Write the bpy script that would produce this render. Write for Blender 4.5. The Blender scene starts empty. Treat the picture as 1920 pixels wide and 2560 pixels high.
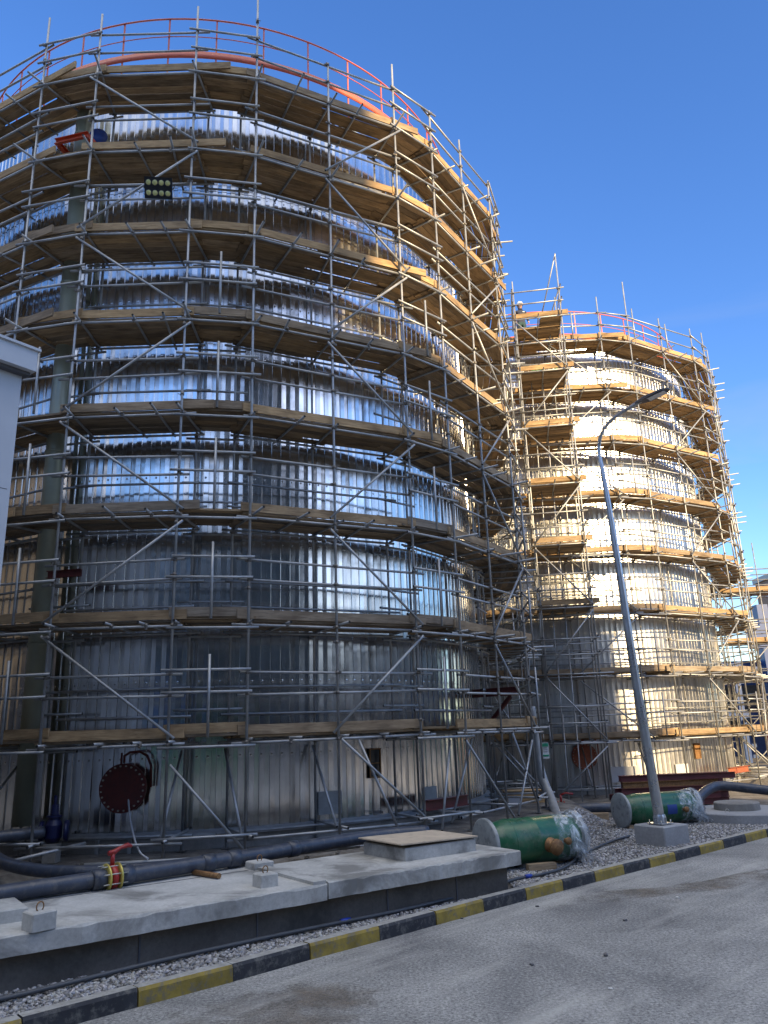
import bpy, math, random
import numpy as np
from mathutils import Vector, Matrix
random.seed(7); rng = np.random.default_rng(7)
R = math.radians
S = bpy.context.scene
COL = S.collection
PI = math.pi
# ------------------------------------------------------------------ camera
EYE = 2.45
cam = bpy.data.cameras.new('camera'); cam.sensor_fit = 'HORIZONTAL'; cam.sensor_width = 36.0
cam.lens = 36.0 * 1923 / 1920; cam.clip_start = .1; cam.clip_end = 3000
cam_o = bpy.data.objects.new('camera', cam); COL.objects.link(cam_o); S.camera = cam_o
_up = Vector((-231.432, 6796.349, -1923.0)).normalized(); _fw = Vector((0, 0, -1))
_y = (_fw - _up * _fw.dot(_up)).normalized(); _x = _y.cross(_up)
M = Matrix((_x, _y, _up)).to_4x4(); M.translation = (0, 0, EYE)
cam_o.matrix_world = M
# ------------------------------------------------------------------ light
SUN_EL = 19.0; SUN_X, SUN_Y = .605, -.796       # direction towards the sun
S.view_settings.view_transform = 'Standard'; S.view_settings.look = 'None'
S.view_settings.exposure = 1.25; S.view_settings.gamma = 1.0
W = bpy.data.worlds.new('World'); S.world = W; W.use_nodes = True
nt = W.node_tree; nt.nodes.clear()
out = nt.nodes.new('ShaderNodeOutputWorld'); bg = nt.nodes.new('ShaderNodeBackground')
sky = nt.nodes.new('ShaderNodeTexSky'); sky.sky_type = 'NISHITA'; sky.sun_disc = False
sky.sun_elevation = R(SUN_EL); sky.sun_rotation = math.atan2(SUN_X, SUN_Y)
sky.altitude = 300; sky.air_density = 1.0; sky.dust_density = .35; sky.ozone_density = 3.0
bg.inputs[1].default_value = .15
# faint cirrus wisps low in the sky
tc = nt.nodes.new('ShaderNodeTexCoord'); mp = nt.nodes.new('ShaderNodeMapping')
mp.inputs['Scale'].default_value = (2.2, 2.2, 9.0); mp.inputs['Rotation'].default_value = (.25, -.35, 0)
nz = nt.nodes.new('ShaderNodeTexNoise'); nz.inputs['Scale'].default_value = 1.5; nz.inputs['Detail'].default_value = 7
nz.inputs['Distortion'].default_value = .6
rp = nt.nodes.new('ShaderNodeValToRGB'); rp.color_ramp.elements[0].position = .5; rp.color_ramp.elements[1].position = .8
sx = nt.nodes.new('ShaderNodeSeparateXYZ'); mr = nt.nodes.new('ShaderNodeMapRange')
mr.inputs[1].default_value = .55; mr.inputs[2].default_value = .02; mr.inputs[3].default_value = 0; mr.inputs[4].default_value = .85
mm = nt.nodes.new('ShaderNodeMath'); mm.operation = 'MULTIPLY'
mx = nt.nodes.new('ShaderNodeMix'); mx.data_type = 'RGBA'; mx.inputs[7].default_value = (1.5, 1.7, 2.1, 1)
hs = nt.nodes.new('ShaderNodeHueSaturation'); hs.inputs['Saturation'].default_value = 1.2; hs.inputs['Hue'].default_value = .512; hs.inputs['Value'].default_value = .96
L = nt.links.new
L(tc.outputs['Generated'], mp.inputs[0]); L(mp.outputs[0], nz.inputs['Vector']); L(nz.outputs[0], rp.inputs[0])
L(tc.outputs['Generated'], sx.inputs[0]); L(sx.outputs[2], mr.inputs[0])
L(rp.outputs[0], mm.inputs[0]); L(mr.outputs[0], mm.inputs[1]); L(mm.outputs[0], mx.inputs[0])
L(sky.outputs[0], hs.inputs['Color']); L(hs.outputs[0], mx.inputs[6]); # unseen broken white cloud behind the photographer, added for neutral fill light
nz2 = nt.nodes.new('ShaderNodeTexNoise'); nz2.inputs['Scale'].default_value = 3.2; nz2.inputs['Detail'].default_value = 8; nz2.inputs['Distortion'].default_value = .4
rp2 = nt.nodes.new('ShaderNodeValToRGB'); rp2.color_ramp.elements[0].position = .48; rp2.color_ramp.elements[1].position = .68
mr2 = nt.nodes.new('ShaderNodeMapRange'); mr2.inputs[1].default_value = .15; mr2.inputs[2].default_value = -.25
mm2 = nt.nodes.new('ShaderNodeMath'); mm2.operation = 'MULTIPLY'
mx2 = nt.nodes.new('ShaderNodeMix'); mx2.data_type = 'RGBA'; mx2.inputs[7].default_value = (3.0, 3.15, 3.5, 1)
# and a brighter unseen cloud bank overhead, added to lift light on the ground
mr3 = nt.nodes.new('ShaderNodeMapRange'); mr3.inputs[1].default_value = .66; mr3.inputs[2].default_value = .85
rp3 = nt.nodes.new('ShaderNodeValToRGB'); rp3.color_ramp.elements[0].position = .3; rp3.color_ramp.elements[1].position = .55
mr4 = nt.nodes.new('ShaderNodeMapRange'); mr4.inputs[1].default_value = .35; mr4.inputs[2].default_value = .05
mm3 = nt.nodes.new('ShaderNodeMath'); mm3.operation = 'MULTIPLY'; mm4 = nt.nodes.new('ShaderNodeMath'); mm4.operation = 'MULTIPLY'
mx3 = nt.nodes.new('ShaderNodeMix'); mx3.data_type = 'RGBA'; mx3.inputs[7].default_value = (7.5, 7.4, 7.2, 1)
L(sx.outputs[2], mr3.inputs[0]); L(nz2.outputs[0], rp3.inputs[0]); L(sx.outputs[1], mr4.inputs[0])
L(mr3.outputs[0], mm3.inputs[0]); L(rp3.outputs[0], mm3.inputs[1]); L(mm3.outputs[0], mm4.inputs[0]); L(mr4.outputs[0], mm4.inputs[1])
L(mm4.outputs[0], mx3.inputs[0]); L(mx2.outputs[2], mx3.inputs[6])
L(tc.outputs['Generated'], nz2.inputs['Vector']); L(nz2.outputs[0], rp2.inputs[0]); L(sx.outputs[1], mr2.inputs[0])
L(rp2.outputs[0], mm2.inputs[0]); L(mr2.outputs[0], mm2.inputs[1]); L(mm2.outputs[0], mx2.inputs[0]); L(mx.outputs[2], mx2.inputs[6])
L(mx3.outputs[2], bg.inputs[0]); L(bg.outputs[0], out.inputs[0])
sun = bpy.data.lights.new('sun', 'SUN'); sun.energy = 4.6; sun.angle = R(.53); sun.color = (1.0, .74, .40)
sun_o = bpy.data.objects.new('sun', sun); COL.objects.link(sun_o)
_h = math.cos(R(SUN_EL)); _d = Vector((SUN_X * _h, SUN_Y * _h, math.sin(R(SUN_EL))))
sun_o.rotation_euler = _d.to_track_quat('Z', 'Y').to_euler()

# ------------------------------------------------------------------ materials
MATS = {}
class NB:
    def __init__(s, name):
        s.m = bpy.data.materials.new(name); s.m.use_nodes = True; s.t = s.m.node_tree
        s.b = s.t.nodes['Principled BSDF']; MATS[name] = s.m
    def n(s, typ, **kw):
        o = s.t.nodes.new('ShaderNode' + typ)
        for k, v in kw.items(): setattr(o, k, v)
        return o
    def l(s, a, b): s.t.links.new(a, b)
    def coord(s, which='Object', scale=(1, 1, 1)):
        c = s.n('TexCoord'); m = s.n('Mapping'); m.inputs['Scale'].default_value = scale
        s.l(c.outputs[which], m.inputs[0]); return m.outputs[0]
    def noise(s, vec, scale, detail=4, rough=.6, dist=0):
        o = s.n('TexNoise'); o.inputs['Scale'].default_value = scale; o.inputs['Detail'].default_value = detail
        o.inputs['Roughness'].default_value = rough; o.inputs['Distortion'].default_value = dist
        if vec is not None: s.l(vec, o.inputs['Vector'])
        return o.outputs[0]
    def ramp(s, fac, stops):
        o = s.n('ValToRGB'); e = o.color_ramp.elements
        while len(e) < len(stops): e.new(.5)
        for i, (p, c) in enumerate(stops):
            e[i].position = p; e[i].color = (c, c, c, 1) if isinstance(c, (int, float)) else (*c, 1)
        s.l(fac, o.inputs[0]); return o.outputs[0]
    def mix(s, fac, a, b, mode='MIX'):
        o = s.n('Mix', data_type='RGBA', blend_type=mode)
        for i, v in ((0, fac), (6, a), (7, b)):
            if isinstance(v, (int, float)): o.inputs[i].default_value = v
            elif isinstance(v, tuple): o.inputs[i].default_value = (*v, 1)
            else: s.l(v, o.inputs[i])
        return o.outputs[2]
    def bump(s, h, strength=.3, dist=.01, prev=None):
        o = s.n('Bump'); o.inputs['Strength'].default_value = strength; o.inputs['Distance'].default_value = dist
        s.l(h, o.inputs['Height'])
        if prev is not None: s.l(prev, o.inputs['Normal'])
        return o.outputs[0]
    def set(s, **kw):
        names = dict(col='Base Color', rough='Roughness', metal='Metallic', nrm='Normal', spec='Specular IOR Level', alpha='Alpha', coat='Coat Weight', trans='Transmission Weight')
        for k, v in kw.items():
            i = s.b.inputs[names[k]]
            if isinstance(v, (int, float)): i.default_value = v
            elif isinstance(v, tuple): i.default_value = (*v, 1)
            else: s.l(v, i)
        return s

def simple(name, col, rough=.6, metal=0., var=.25, scale=6, dirt=None, bump=.15, bscale=40):
    b = NB(name); v = b.coord()
    n = b.noise(v, scale, 5)
    c2 = tuple(x * (1 - var) for x in col); c3 = tuple(min(1, x * (1 + var * .5)) for x in col)
    c = b.ramp(n, [(.3, c2), (.7, c3)])
    if dirt:
        d = b.ramp(b.noise(v, scale * 2.3, 8, .7), [(.5, 0.), (.68, 1.)]); c = b.mix(d, c, dirt)
    nb = b.bump(b.noise(v, bscale, 3), bump, .004)
    r = b.ramp(n, [(.2, max(0, rough - .08)), (.8, min(1, rough + .08))])
    return b.set(col=c, rough=r, metal=metal, nrm=nb)

# cladding: bare aluminium profiled sheet, mirror-like with dents and rivet rows
def mth(bb, op, a, c=None):
    o = bb.n('Math', operation=op)
    for i, x in enumerate((a, c)):
        if x is None: continue
        if isinstance(x, (int, float)): o.inputs[i].default_value = x
        else: bb.l(x, o.inputs[i])
    return o.outputs[0]
def cladding_mat(name, r0, r1, kc=1.):
    b = NB(name); v = b.coord()
    n1 = b.noise(b.coord(scale=(1.3, 1.3, .8)), 1.1, 2, .5); n2 = b.noise(b.coord(scale=(1, 1, .35)), 9, 2, .5)
    uv = b.coord('UV'); sp = b.n('SeparateXYZ'); b.l(uv, sp.inputs[0])
    fu = mth(b, 'SUBTRACT', mth(b, 'FRACT', sp.outputs[0]), .5)          # u = rib index
    fv = mth(b, 'SUBTRACT', mth(b, 'FRACT', sp.outputs[1]), .5)          # v = rivet row index
    du = mth(b, 'MULTIPLY', fu, .2); dv = mth(b, 'MULTIPLY', fv, 1.38)
    rr = mth(b, 'SQRT', mth(b, 'ADD', mth(b, 'MULTIPLY', du, du), mth(b, 'MULTIPLY', dv, dv)))
    riv = b.ramp(rr, [(.008, 1.), (.022, 0.)])
    dent = b.ramp(rr, [(.0, 0.), (.09, 1.)])
    nm = b.bump(n1, .5, .012); nm = b.bump(n2, .05, .003, nm); nm = b.bump(dent, .15, .002, nm); nm = b.bump(riv, .6, .006, nm)
    stain = b.ramp(b.noise(b.coord(scale=(1, 1, .15)), 5, 6, .65), [(.42, 0.), (.75, 1.)])
    c = b.mix(stain, (.78 * kc, .78 * kc, .77 * kc), (.52 * kc, .51 * kc, .49 * kc)); c = b.mix(riv, c, (.28, .27, .25))
    rg = b.ramp(b.noise(v, 3, 5), [(.3, r0), (.75, r1)])
    b.set(col=c, rough=rg, metal=1., nrm=nm)
cladding_mat('aluminium_cladding', .14, .21); cladding_mat('weathered_cladding', .28, .38, .9)

# galvanised tube
b = NB('galvanised_tube'); v = b.coord()
n = b.noise(v, 3.5, 6, .65); c = b.ramp(n, [(.25, (.22, .23, .235)), (.5, (.36, .37, .375)), (.75, (.48, .49, .49))])
ru = b.ramp(b.noise(v, 7, 8, .7), [(.66, 0.), (.76, .8)]); c = b.mix(ru, c, (.17, .10, .06))
b.set(col=c, rough=b.ramp(n, [(.2, .38), (.8, .6)]), metal=.55, nrm=b.bump(b.noise(v, 60, 2), .15, .002))
simple('tube_end_shade', (.02, .02, .02), .9)  # flat end caps: the dark inside of an open tube is painted on
simple('coupler_steel', (.22, .21, .19), .5, .6, .4, 20, (.14, .08, .05))
# timber: UV u runs along the board
b = NB('scaffold_board'); uv = b.coord('UV', (1.2, 14, 1))
at = b.n('Attribute'); at.attribute_name = 'tint'
g1 = b.noise(uv, 2.2, 7, .65, .8); g2 = b.noise(b.coord('UV', (.5, 1.5, 1)), 3, 4)
sep = b.n('SeparateColor'); b.l(at.outputs['Color'], sep.inputs[0])
fresh = b.ramp(g1, [(.25, (.21, .12, .05)), (.5, (.43, .275, .125)), (.75, (.57, .40, .20))])
old = b.ramp(g1, [(.25, (.10, .085, .065)), (.5, (.20, .175, .14)), (.75, (.30, .27, .225))])
c = b.mix(sep.outputs[1], fresh, old)
c = b.mix(b.ramp(g2, [(.45, 0.), (.75, .75)]), c, (.07, .042, .02))
mulc = b.n('CombineColor'); [b.l(sep.outputs[0], mulc.inputs[i]) for i in range(3)]
c = b.mix(1., c, mulc.outputs[0], 'MULTIPLY')
b.set(col=c, rough=.78, nrm=b.bump(g1, .35, .004))
# concrete
def concrete(name, lo, hi, stainc=(.08, .078, .07), amt=.7):
    b = NB(name); v = b.coord()
    n = b.noise(v, 1.7, 9, .65); n2 = b.noise(v, 22, 6, .7)
    c = b.ramp(n, [(.3, lo), (.7, hi)]); s = b.ramp(b.noise(v, .9, 8, .62, .5), [(.5, 0.), (.62, amt)])
    c = b.mix(s, c, stainc); c = b.mix(b.ramp(n2, [(.35, .35), (.6, 0.)]), c, tuple(x * .6 for x in lo))
    nb = b.bump(n2, .4, .006); nb = b.bump(n, .3, .02, nb)
    return b.set(col=c, rough=.88, nrm=nb)
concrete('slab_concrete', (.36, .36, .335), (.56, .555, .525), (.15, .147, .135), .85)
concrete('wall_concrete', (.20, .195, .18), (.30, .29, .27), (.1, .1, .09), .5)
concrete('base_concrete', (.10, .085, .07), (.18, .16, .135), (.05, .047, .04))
concrete('pale_concrete', (.28, .29, .30), (.36, .37, .38), (.2, .2, .2), .3)
# asphalt
b = NB('asphalt'); v = b.coord()
big = b.noise(v, .55, 8, .62, .6); fine = b.noise(v, 30, 6, .85); mid = b.noise(v, 7, 7, .75)
c = b.ramp(big, [(.32, (.15, .15, .15)), (.48, (.29, .29, .275)), (.68, (.44, .435, .41))])
c = b.mix(b.ramp(mid, [(.3, .45), (.65, 0.)]), c, (.15, .15, .145))
c = b.mix(b.ramp(fine, [(.4, .9), (.52, 0.)]), c, (.07, .068, .065)); c = b.mix(b.ramp(fine, [(.55, 0.), (.66, .8)]), c, (.6, .58, .53))
vr = b.n('Mapping'); vr.inputs['Rotation'].default_value = (0, 0, R(-44)); vm = b.n('Mapping'); vm.inputs['Scale'].default_value = (.22, 1.5, 1)
tcn = b.n('TexCoord'); b.l(tcn.outputs['Object'], vr.inputs[0]); b.l(vr.outputs[0], vm.inputs[0])
tr = b.ramp(b.noise(vm.outputs[0], .8, 6, .65), [(.5, 0.), (.66, .6)]); c = b.mix(tr, c, (.46, .45, .41)); t2 = b.ramp(b.noise(vm.outputs[0], 1.3, 6, .65), [(.56, 0.), (.72, .35)]); c = b.mix(t2, c, (.12, .12, .12))
vo = b.n('TexVoronoi'); vo.inputs['Scale'].default_value = 95; b.l(v, vo.inputs['Vector'])
b.set(col=c, rough=.9, nrm=b.bump(vo.outputs[0], .5, .006, b.bump(mid, .25, .01)))
# mud stain sheet and soil
b = NB('mud'); v = b.coord(); c = b.ramp(b.noise(v, 5, 8, .7), [(.35, (.10, .085, .065)), (.65, (.23, .19, .145))])
fa = b.n('Attribute'); fa.attribute_name = 'fade'; al = b.ramp(mth(b, 'ADD', b.noise(v, 1.6, 8, .7, .6), mth(b, 'MULTIPLY', fa.outputs[2], .35)), [(.72, 0.), (.98, .6)])
b.set(col=c, rough=.95, alpha=al, nrm=b.bump(b.noise(v, 14, 6), .6, .01))
b = NB('soil'); v = b.coord(); c = b.ramp(b.noise(v, 2.2, 9, .7), [(.3, (.06, .053, .043)), (.5, (.14, .125, .105)), (.7, (.27, .25, .22))])
b.set(col=c, rough=.95, nrm=b.bump(b.noise(v, 25, 7, .8), .8, .02))
b = NB('gravel_stone'); at = b.n('Attribute'); at.attribute_name = 'tint'; v = b.coord()
c = b.mix(1., at.outputs['Color'], b.ramp(b.noise(v, 60, 3), [(.3, .7), (.7, 1.)]), 'MULTIPLY'); b.set(col=c, rough=.85)
# paints
simple('kerb_yellow', (.30, .22, .04), .75, 0, .4, 5, (.14, .13, .11), .5)
simple('kerb_black', (.03, .032, .038), .75, 0, .4, 5, (.13, .125, .11), .5)
simple('kerb_top', (.34, .335, .31), .85, 0, .3, 8, (.22, .21, .18), .4)
simple('red_oxide', (.62, .085, .028), .45, 0, .15)
simple('rail_red', (.55, .11, .06), .45, 0, .1)
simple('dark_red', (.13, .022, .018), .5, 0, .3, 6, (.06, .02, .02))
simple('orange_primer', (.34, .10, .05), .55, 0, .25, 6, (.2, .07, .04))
simple('bolt_zinc', (.5, .48, .42), .4, .7)
simple('olive_pipe', (.33, .35, .27), .35, .25, .15, 2)
simple('vessel_green', (.018, .115, .055), .3, 0, .35, 2.5, (.09, .14, .09), .12)
simple('rusty_metal', (.25, .13, .055), .6, .4, .4, 12, (.38, .24, .10))
simple('flange_grey', (.30, .31, .31), .55, .3, .2)
simple('pipe_black', (.045, .055, .078), .38, 0, .35, 5, (.10, .10, .10), .2)
simple('hose_grey', (.06, .066, .075), .5)
simple('hose_blue', (.01, .045, .35), .4)
simple('valve_red', (.32, .02, .016), .35)
simple('valve_blue', (.003, .006, .05), .4)
simple('flange_yellow', (.62, .50, .12), .35, .5)
simple('lamp_black', (.012, .012, .014), .4)
simple('lens_yellow', (.58, .56, .22), .2, 0, .1)
simple('pole_zinc', (.50, .52, .54), .3, .8, .1, 5)
simple('white_panel', (.50, .52, .55), .5, 0, .06, 2)
simple('white_trim', (.52, .54, .57), .45, 0, .05)
simple('soffit_dark', (.10, .10, .11), .6)
simple('plywood', (.52, .43, .32), .7, 0, .15, 3, (.36, .30, .22))
simple('beige_wall', (.26, .17, .12), .85, 0, .15, 1.5)
simple('brown_wall', (.05, .046, .044), .85, 0, .25, .6)
simple('window_dark', (.03, .04, .05), .12)
simple('steel_blue', (.015, .06, .22), .45)
simple('truck_red', (.45, .03, .03), .45)
simple('beam_red', (.13, .03, .033), .55, 0, .3, 3, (.10, .03, .03))
simple('jacket_navy', (.025, .032, .06), .8)
simple('trousers_teal', (.022, .06, .065), .8)
simple('skin', (.48, .28, .20), .5, 0, .1)
simple('boots', (.02, .018, .016), .6)
simple('hair_dark', (.02, .014, .01), .7)
simple('helmet_white', (.78, .78, .74), .3, 0, .04)
simple('tag_green', (.02, .28, .16), .5)
simple('tag_white', (.7, .72, .72), .5)
simple('label_blue', (.015, .05, .24), .5)
simple('green_net', (.02, .33, .12), .7)
simple('added_fence_green', (.02, .16, .05), .8)
simple('white_debris', (.7, .7, .68), .6)
b = NB('plastic_film'); b.set(col=(.66, .74, .80), rough=.12, alpha=b.ramp(b.noise(b.coord(scale=(1, 1, .5)), 6, 3, .6, 1.2), [(.42, .06), (.64, .62)]), spec=1.,
      nrm=b.bump(b.noise(b.coord(), 7, 3, .5, 2.0), .45, .04))
simple('flange_film', (.30, .33, .34), .3, 0, .3, 9, None, .8, 12)

# ------------------------------------------------------------------ mesh builder
class MB:
    def __init__(s): s.v = []; s.f = []; s.m = []; s.uv = []; s.t = []; s.sm = []
    def face(s, idx, mat=0, uv=None, tint=(1, 0), smooth=False):
        s.f.append(idx); s.m.append(mat); s.uv.append(uv); s.t.append(tint); s.sm.append(smooth)
    def tube(s, p, q, r=.0245, n=10, mat=0, cap=1, r2=None):
        p = Vector(p); q = Vector(q); d = (q - p).normalized(); r2 = r if r2 is None else r2
        a = d.orthogonal().normalized(); c = d.cross(a); b0 = len(s.v)
        for e, rr in ((p, r), (q, r2)):
            for i in range(n):
                w = 2 * PI * i / n; s.v.append(e + (a * math.cos(w) + c * math.sin(w)) * rr)
        for i in range(n):
            j = (i + 1) % n; s.face((b0 + i, b0 + j, b0 + n + j, b0 + n + i), mat, smooth=True)
        if cap is not None:
            s.face(tuple(b0 + i for i in reversed(range(n))), cap); s.face(tuple(b0 + n + i for i in range(n)), cap)
        return s
    def path(s, pts, r, n=12, mat=0, cap=None):
        pts = [Vector(p) for p in pts]; b0 = len(s.v); a = None
        rs = r if isinstance(r, (list, tuple)) else [r] * len(pts)
        for k, p in enumerate(pts):
            d = (pts[min(k + 1, len(pts) - 1)] - pts[max(k - 1, 0)]).normalized()
            a = d.orthogonal() if a is None else a - d * a.dot(d); a.normalize(); c = d.cross(a)
            for i in range(n):
                w = 2 * PI * i / n; s.v.append(p + (a * math.cos(w) + c * math.sin(w)) * rs[k])
        for k in range(len(pts) - 1):
            for i in range(n):
                j = (i + 1) % n; o = b0 + k * n; s.face((o + i, o + j, o + n + j, o + n + i), mat, smooth=True)
        cp = mat if cap is None else cap
        s.face(tuple(b0 + i for i in reversed(range(n))), cp); o = b0 + (len(pts) - 1) * n; s.face(tuple(o + i for i in range(n)), cp)
        return s
    def board(s, p, ax, ay, az, L_, Wd, H, mat=0, tint=(1, 0), jit=0):
        # box with corner p, axes ax (length) ay (width) az (height)
        p = Vector(p); ax = Vector(ax); ay = Vector(ay); az = Vector(az); b0 = len(s.v)
        for k in (0, 1):
            for j in (0, 1):
                for i in (0, 1): s.v.append(p + ax * L_ * i + ay * Wd * j + az * H * k)
        u0 = random.random() * 50; v0 = random.random() * 50
        def F(q, uvs): s.face(tuple(b0 + i for i in q), mat, [(u0 + a_, v0 + b_) for a_, b_ in uvs], tint)
        F((0, 2, 3, 1), [(0, 0), (0, Wd), (L_, Wd), (L_, 0)]); F((4, 5, 7, 6), [(0, 0), (L_, 0), (L_, Wd), (0, Wd)])
        F((0, 1, 5, 4), [(0, 0), (L_, 0), (L_, H), (0, H)]); F((2, 6, 7, 3), [(0, 1), (0, 1 + H), (L_, 1 + H), (L_, 1)])
        F((0, 4, 6, 2), [(0, 0), (H, 0), (H, Wd), (0, Wd)]); F((1, 3, 7, 5), [(0, 0), (0, Wd), (H, Wd), (H, 0)])
        return s
    def box(s, c, d, yaw=0, mat=0, bev=0):
        c = Vector(c); rx = Vector((math.cos(yaw), math.sin(yaw), 0)); ry = Vector((-math.sin(yaw), math.cos(yaw), 0)); rz = Vector((0, 0, 1))
        hx, hy, hz = d[0] / 2, d[1] / 2, d[2] / 2
        if not bev:
            return s.board(c - rx * hx - ry * hy - rz * hz, rx, ry, rz, d[0], d[1], d[2], mat)
        # bevelled vertical + top edges: stacked octagons
        b0 = len(s.v); rings = [(-hz, 0), (hz - bev, 0), (hz, bev)]
        for z, ins in rings:
            for (sx_, sy_) in ((1, 1), (-1, 1), (-1, -1), (1, -1)):
                a_ = [(hx - ins, hy - ins - bev), (hx - ins - bev, hy - ins)]
                if sx_ * sy_ < 0: a_.reverse()
                for (x_, y_) in a_: s.v.append(c + rx * (x_ * sx_) + ry * (y_ * sy_) + rz * z)
        for k in range(2):
            for i in range(8):
                j = (i + 1) % 8; o = b0 + k * 8; s.face((o + i, o + j, o + 8 + j, o + 8 + i), mat)
        s.face(tuple(b0 + i for i in reversed(range(8))), mat); s.face(tuple(b0 + 16 + i for i in range(8)), mat); return s
    def prism(s, poly, z0, z1, mat=0, topmat=None):
        b0 = len(s.v); n = len(poly)
        for z in (z0, z1):
            for x, y in poly: s.v.append(Vector((x, y, z)))
        for i in range(n):
            j = (i + 1) % n; s.face((b0 + i, b0 + j, b0 + n + j, b0 + n + i), mat)
        s.face(tuple(b0 + i for i in reversed(range(n))), mat); s.face(tuple(b0 + n + i for i in range(n)), mat if topmat is None else topmat); return s
    def lathe(s, c, prof, n=48, mat=0, ax=(0, 0, 1), smooth=True, a0=0, a1=2 * PI):
        # prof list of (radius, height) along axis
        c = Vector(c); ax = Vector(ax).normalized(); a = ax.orthogonal().normalized() if abs(ax.z) < .99 else Vector((1, 0, 0)); e = ax.cross(a); b0 = len(s.v)
        full = abs(a1 - a0 - 2 * PI) < 1e-6; cnt = n if full else n + 1
        for (r, h) in prof:
            for i in range(cnt):
                w = a0 + (a1 - a0) * i / n; s.v.append(c + ax * h + (a * math.cos(w) + e * math.sin(w)) * r)
        for k in range(len(prof) - 1):
            for i in range(n):
                j = (i + 1) % cnt; o = b0 + k * cnt; s.face((o + i, o + j, o + cnt + j, o + cnt + i), mat, smooth=smooth)
        return s
    def build(s, name, mats, parent=None):
        me = bpy.data.meshes.new(name); me.from_pydata([tuple(v) for v in s.v], [], s.f)
        mats = mats if isinstance(mats, (list, tuple)) else [mats]
        for m in mats: me.materials.append(MATS[m])
        me.polygons.foreach_set('material_index', [min(m, len(mats) - 1) for m in s.m]); me.polygons.foreach_set('use_smooth', s.sm)
        if any(u is not None for u in s.uv):
            ul = me.uv_layers.new(name='UVMap'); flat = []
            for f, u in zip(s.f, s.uv):
                flat += [c for q in (u or [(0, 0)] * len(f)) for c in q]
            ul.data.foreach_set('uv', flat)
            ca = me.color_attributes.new('tint', 'FLOAT_COLOR', 'CORNER'); fl = []
            for f, t in zip(s.f, s.t): fl += [t[0], t[1], 0, 1] * len(f)
            ca.data.foreach_set('color', fl)
        me.update(); o = bpy.data.objects.new(name, me); COL.objects.link(o)
        if parent is not None: o.parent = parent
        return o

def tag(o, label=None, cat=None, group=None, kind=None):
    if label: o['label'] = label
    if cat: o['category'] = cat
    if group: o['group'] = group
    if kind: o['kind'] = kind
    return o
def empty(name, loc, label, cat, group=None):
    o = bpy.data.objects.new(name, None); o.empty_display_size = .3; COL.objects.link(o); o.location = loc
    return tag(o, label, cat, group)
def rel(o, parent):   # geometry was written in world coordinates
    o.parent = parent; o.matrix_parent_inverse = Matrix.Translation(-Vector(parent.location)); return o
class Part:           # build world-coordinate MB under a root (possibly nested)
    def __init__(s, root): s.root = root
    def __call__(s, name, mb, mats, under=None):
        o = mb.build(name, mats)
        if under is None: rel(o, s.root)
        else: o.parent = under
        return o

C1 = Vector((-4.9, 22.4)); C2 = Vector((6.8, 35.1)); RT = 7.4
def cyl_pt(C, ang, r, z): a = R(ang); return Vector((C.x + r * math.sin(a), C.y - r * math.cos(a), z))

# ------------------------------------------------------------------ ground
def gz(x, y):
    d1 = math.hypot(x - C1.x, y - C1.y); s1 = min(1, max(0, (10.4 - d1) / .9)); s1 = s1 * s1 * (3 - 2 * s1)
    return .10 + .38 * s1
KERB = [(-5.6, 5.35), (-4.82, 6.08), (-4.04, 6.81), (-3.26, 7.54), (-2.49, 8.26), (-1.72, 8.94), (-.99, 9.64), (-.22, 10.34), (.50, 11.02), (1.19, 11.67), (1.88, 12.29), (2.54, 12.88),
        (3.18, 13.46), (3.80, 14.01), (4.40, 14.52), (5.04, 15.08), (5.72, 15.68), (6.42, 16.3), (7.14, 16.94), (7.88, 17.6), (8.64, 18.28), (9.42, 18.98)]
mb = MB(); mb.v = [Vector(p) for p in ((-900, -900, -.004), (900, -900, -.004), (900, 1500, -.004), (-900, 1500, -.004))]; mb.face((0, 1, 2, 3))
tag(mb.build('terrain', 'soil'), kind='structure')
road = [(70, -60, 0), (70, 75.5, 0)] + [(x, y, 0) for x, y in reversed(KERB)] + [(-70, -60, 0)]
mb = MB(); mb.v = [Vector(p) for p in road]; mb.face(tuple(range(len(road))))
tag(mb.build('road', 'asphalt'), kind='structure')
# site ground as a grid behind the kerb
def kerb_y(x):
    for (x0, y0), (x1, y1) in zip(KERB, KERB[1:]):
        if x0 <= x <= x1: return y0 + (y1 - y0) * (x - x0) / (x1 - x0)
    (x0, y0), (x1, y1) = (KERB[0], KERB[1]) if x < KERB[0][0] else (KERB[-2], KERB[-1])
    return y0 + (y1 - y0) * (x - x0) / (x1 - x0)
mb = MB(); xs = [-60 + i * 4 for i in range(12)] + [-12 + i * .4 for i in range(76)] + [18.4 + i * 4 for i in range(14)]
ts = [0.02, .1, .3, .6, 1, 1.4, 1.8, 2.2, 2.6, 3, 3.4, 3.8, 4.2, 4.6, 5, 5.5, 6, 6.5, 7, 8, 9, 10, 12, 14, 16, 18, 20, 24, 28, 34, 45, 60, 90]
for x in xs:
    ky = kerb_y(x) + .12
    for t in ts:
        y = ky + t; mb.v.append(Vector((x, y, gz(x, y) + (random.uniform(-.012, .012) if t > .3 else 0))))
nT = len(ts)
for i in range(len(xs) - 1):
    for j in range(nT - 1): o = i * nT + j; mb.face((o, o + nT, o + nT + 1, o + 1), smooth=True)
tag(mb.build('ground', 'soil'), kind='structure')
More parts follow.
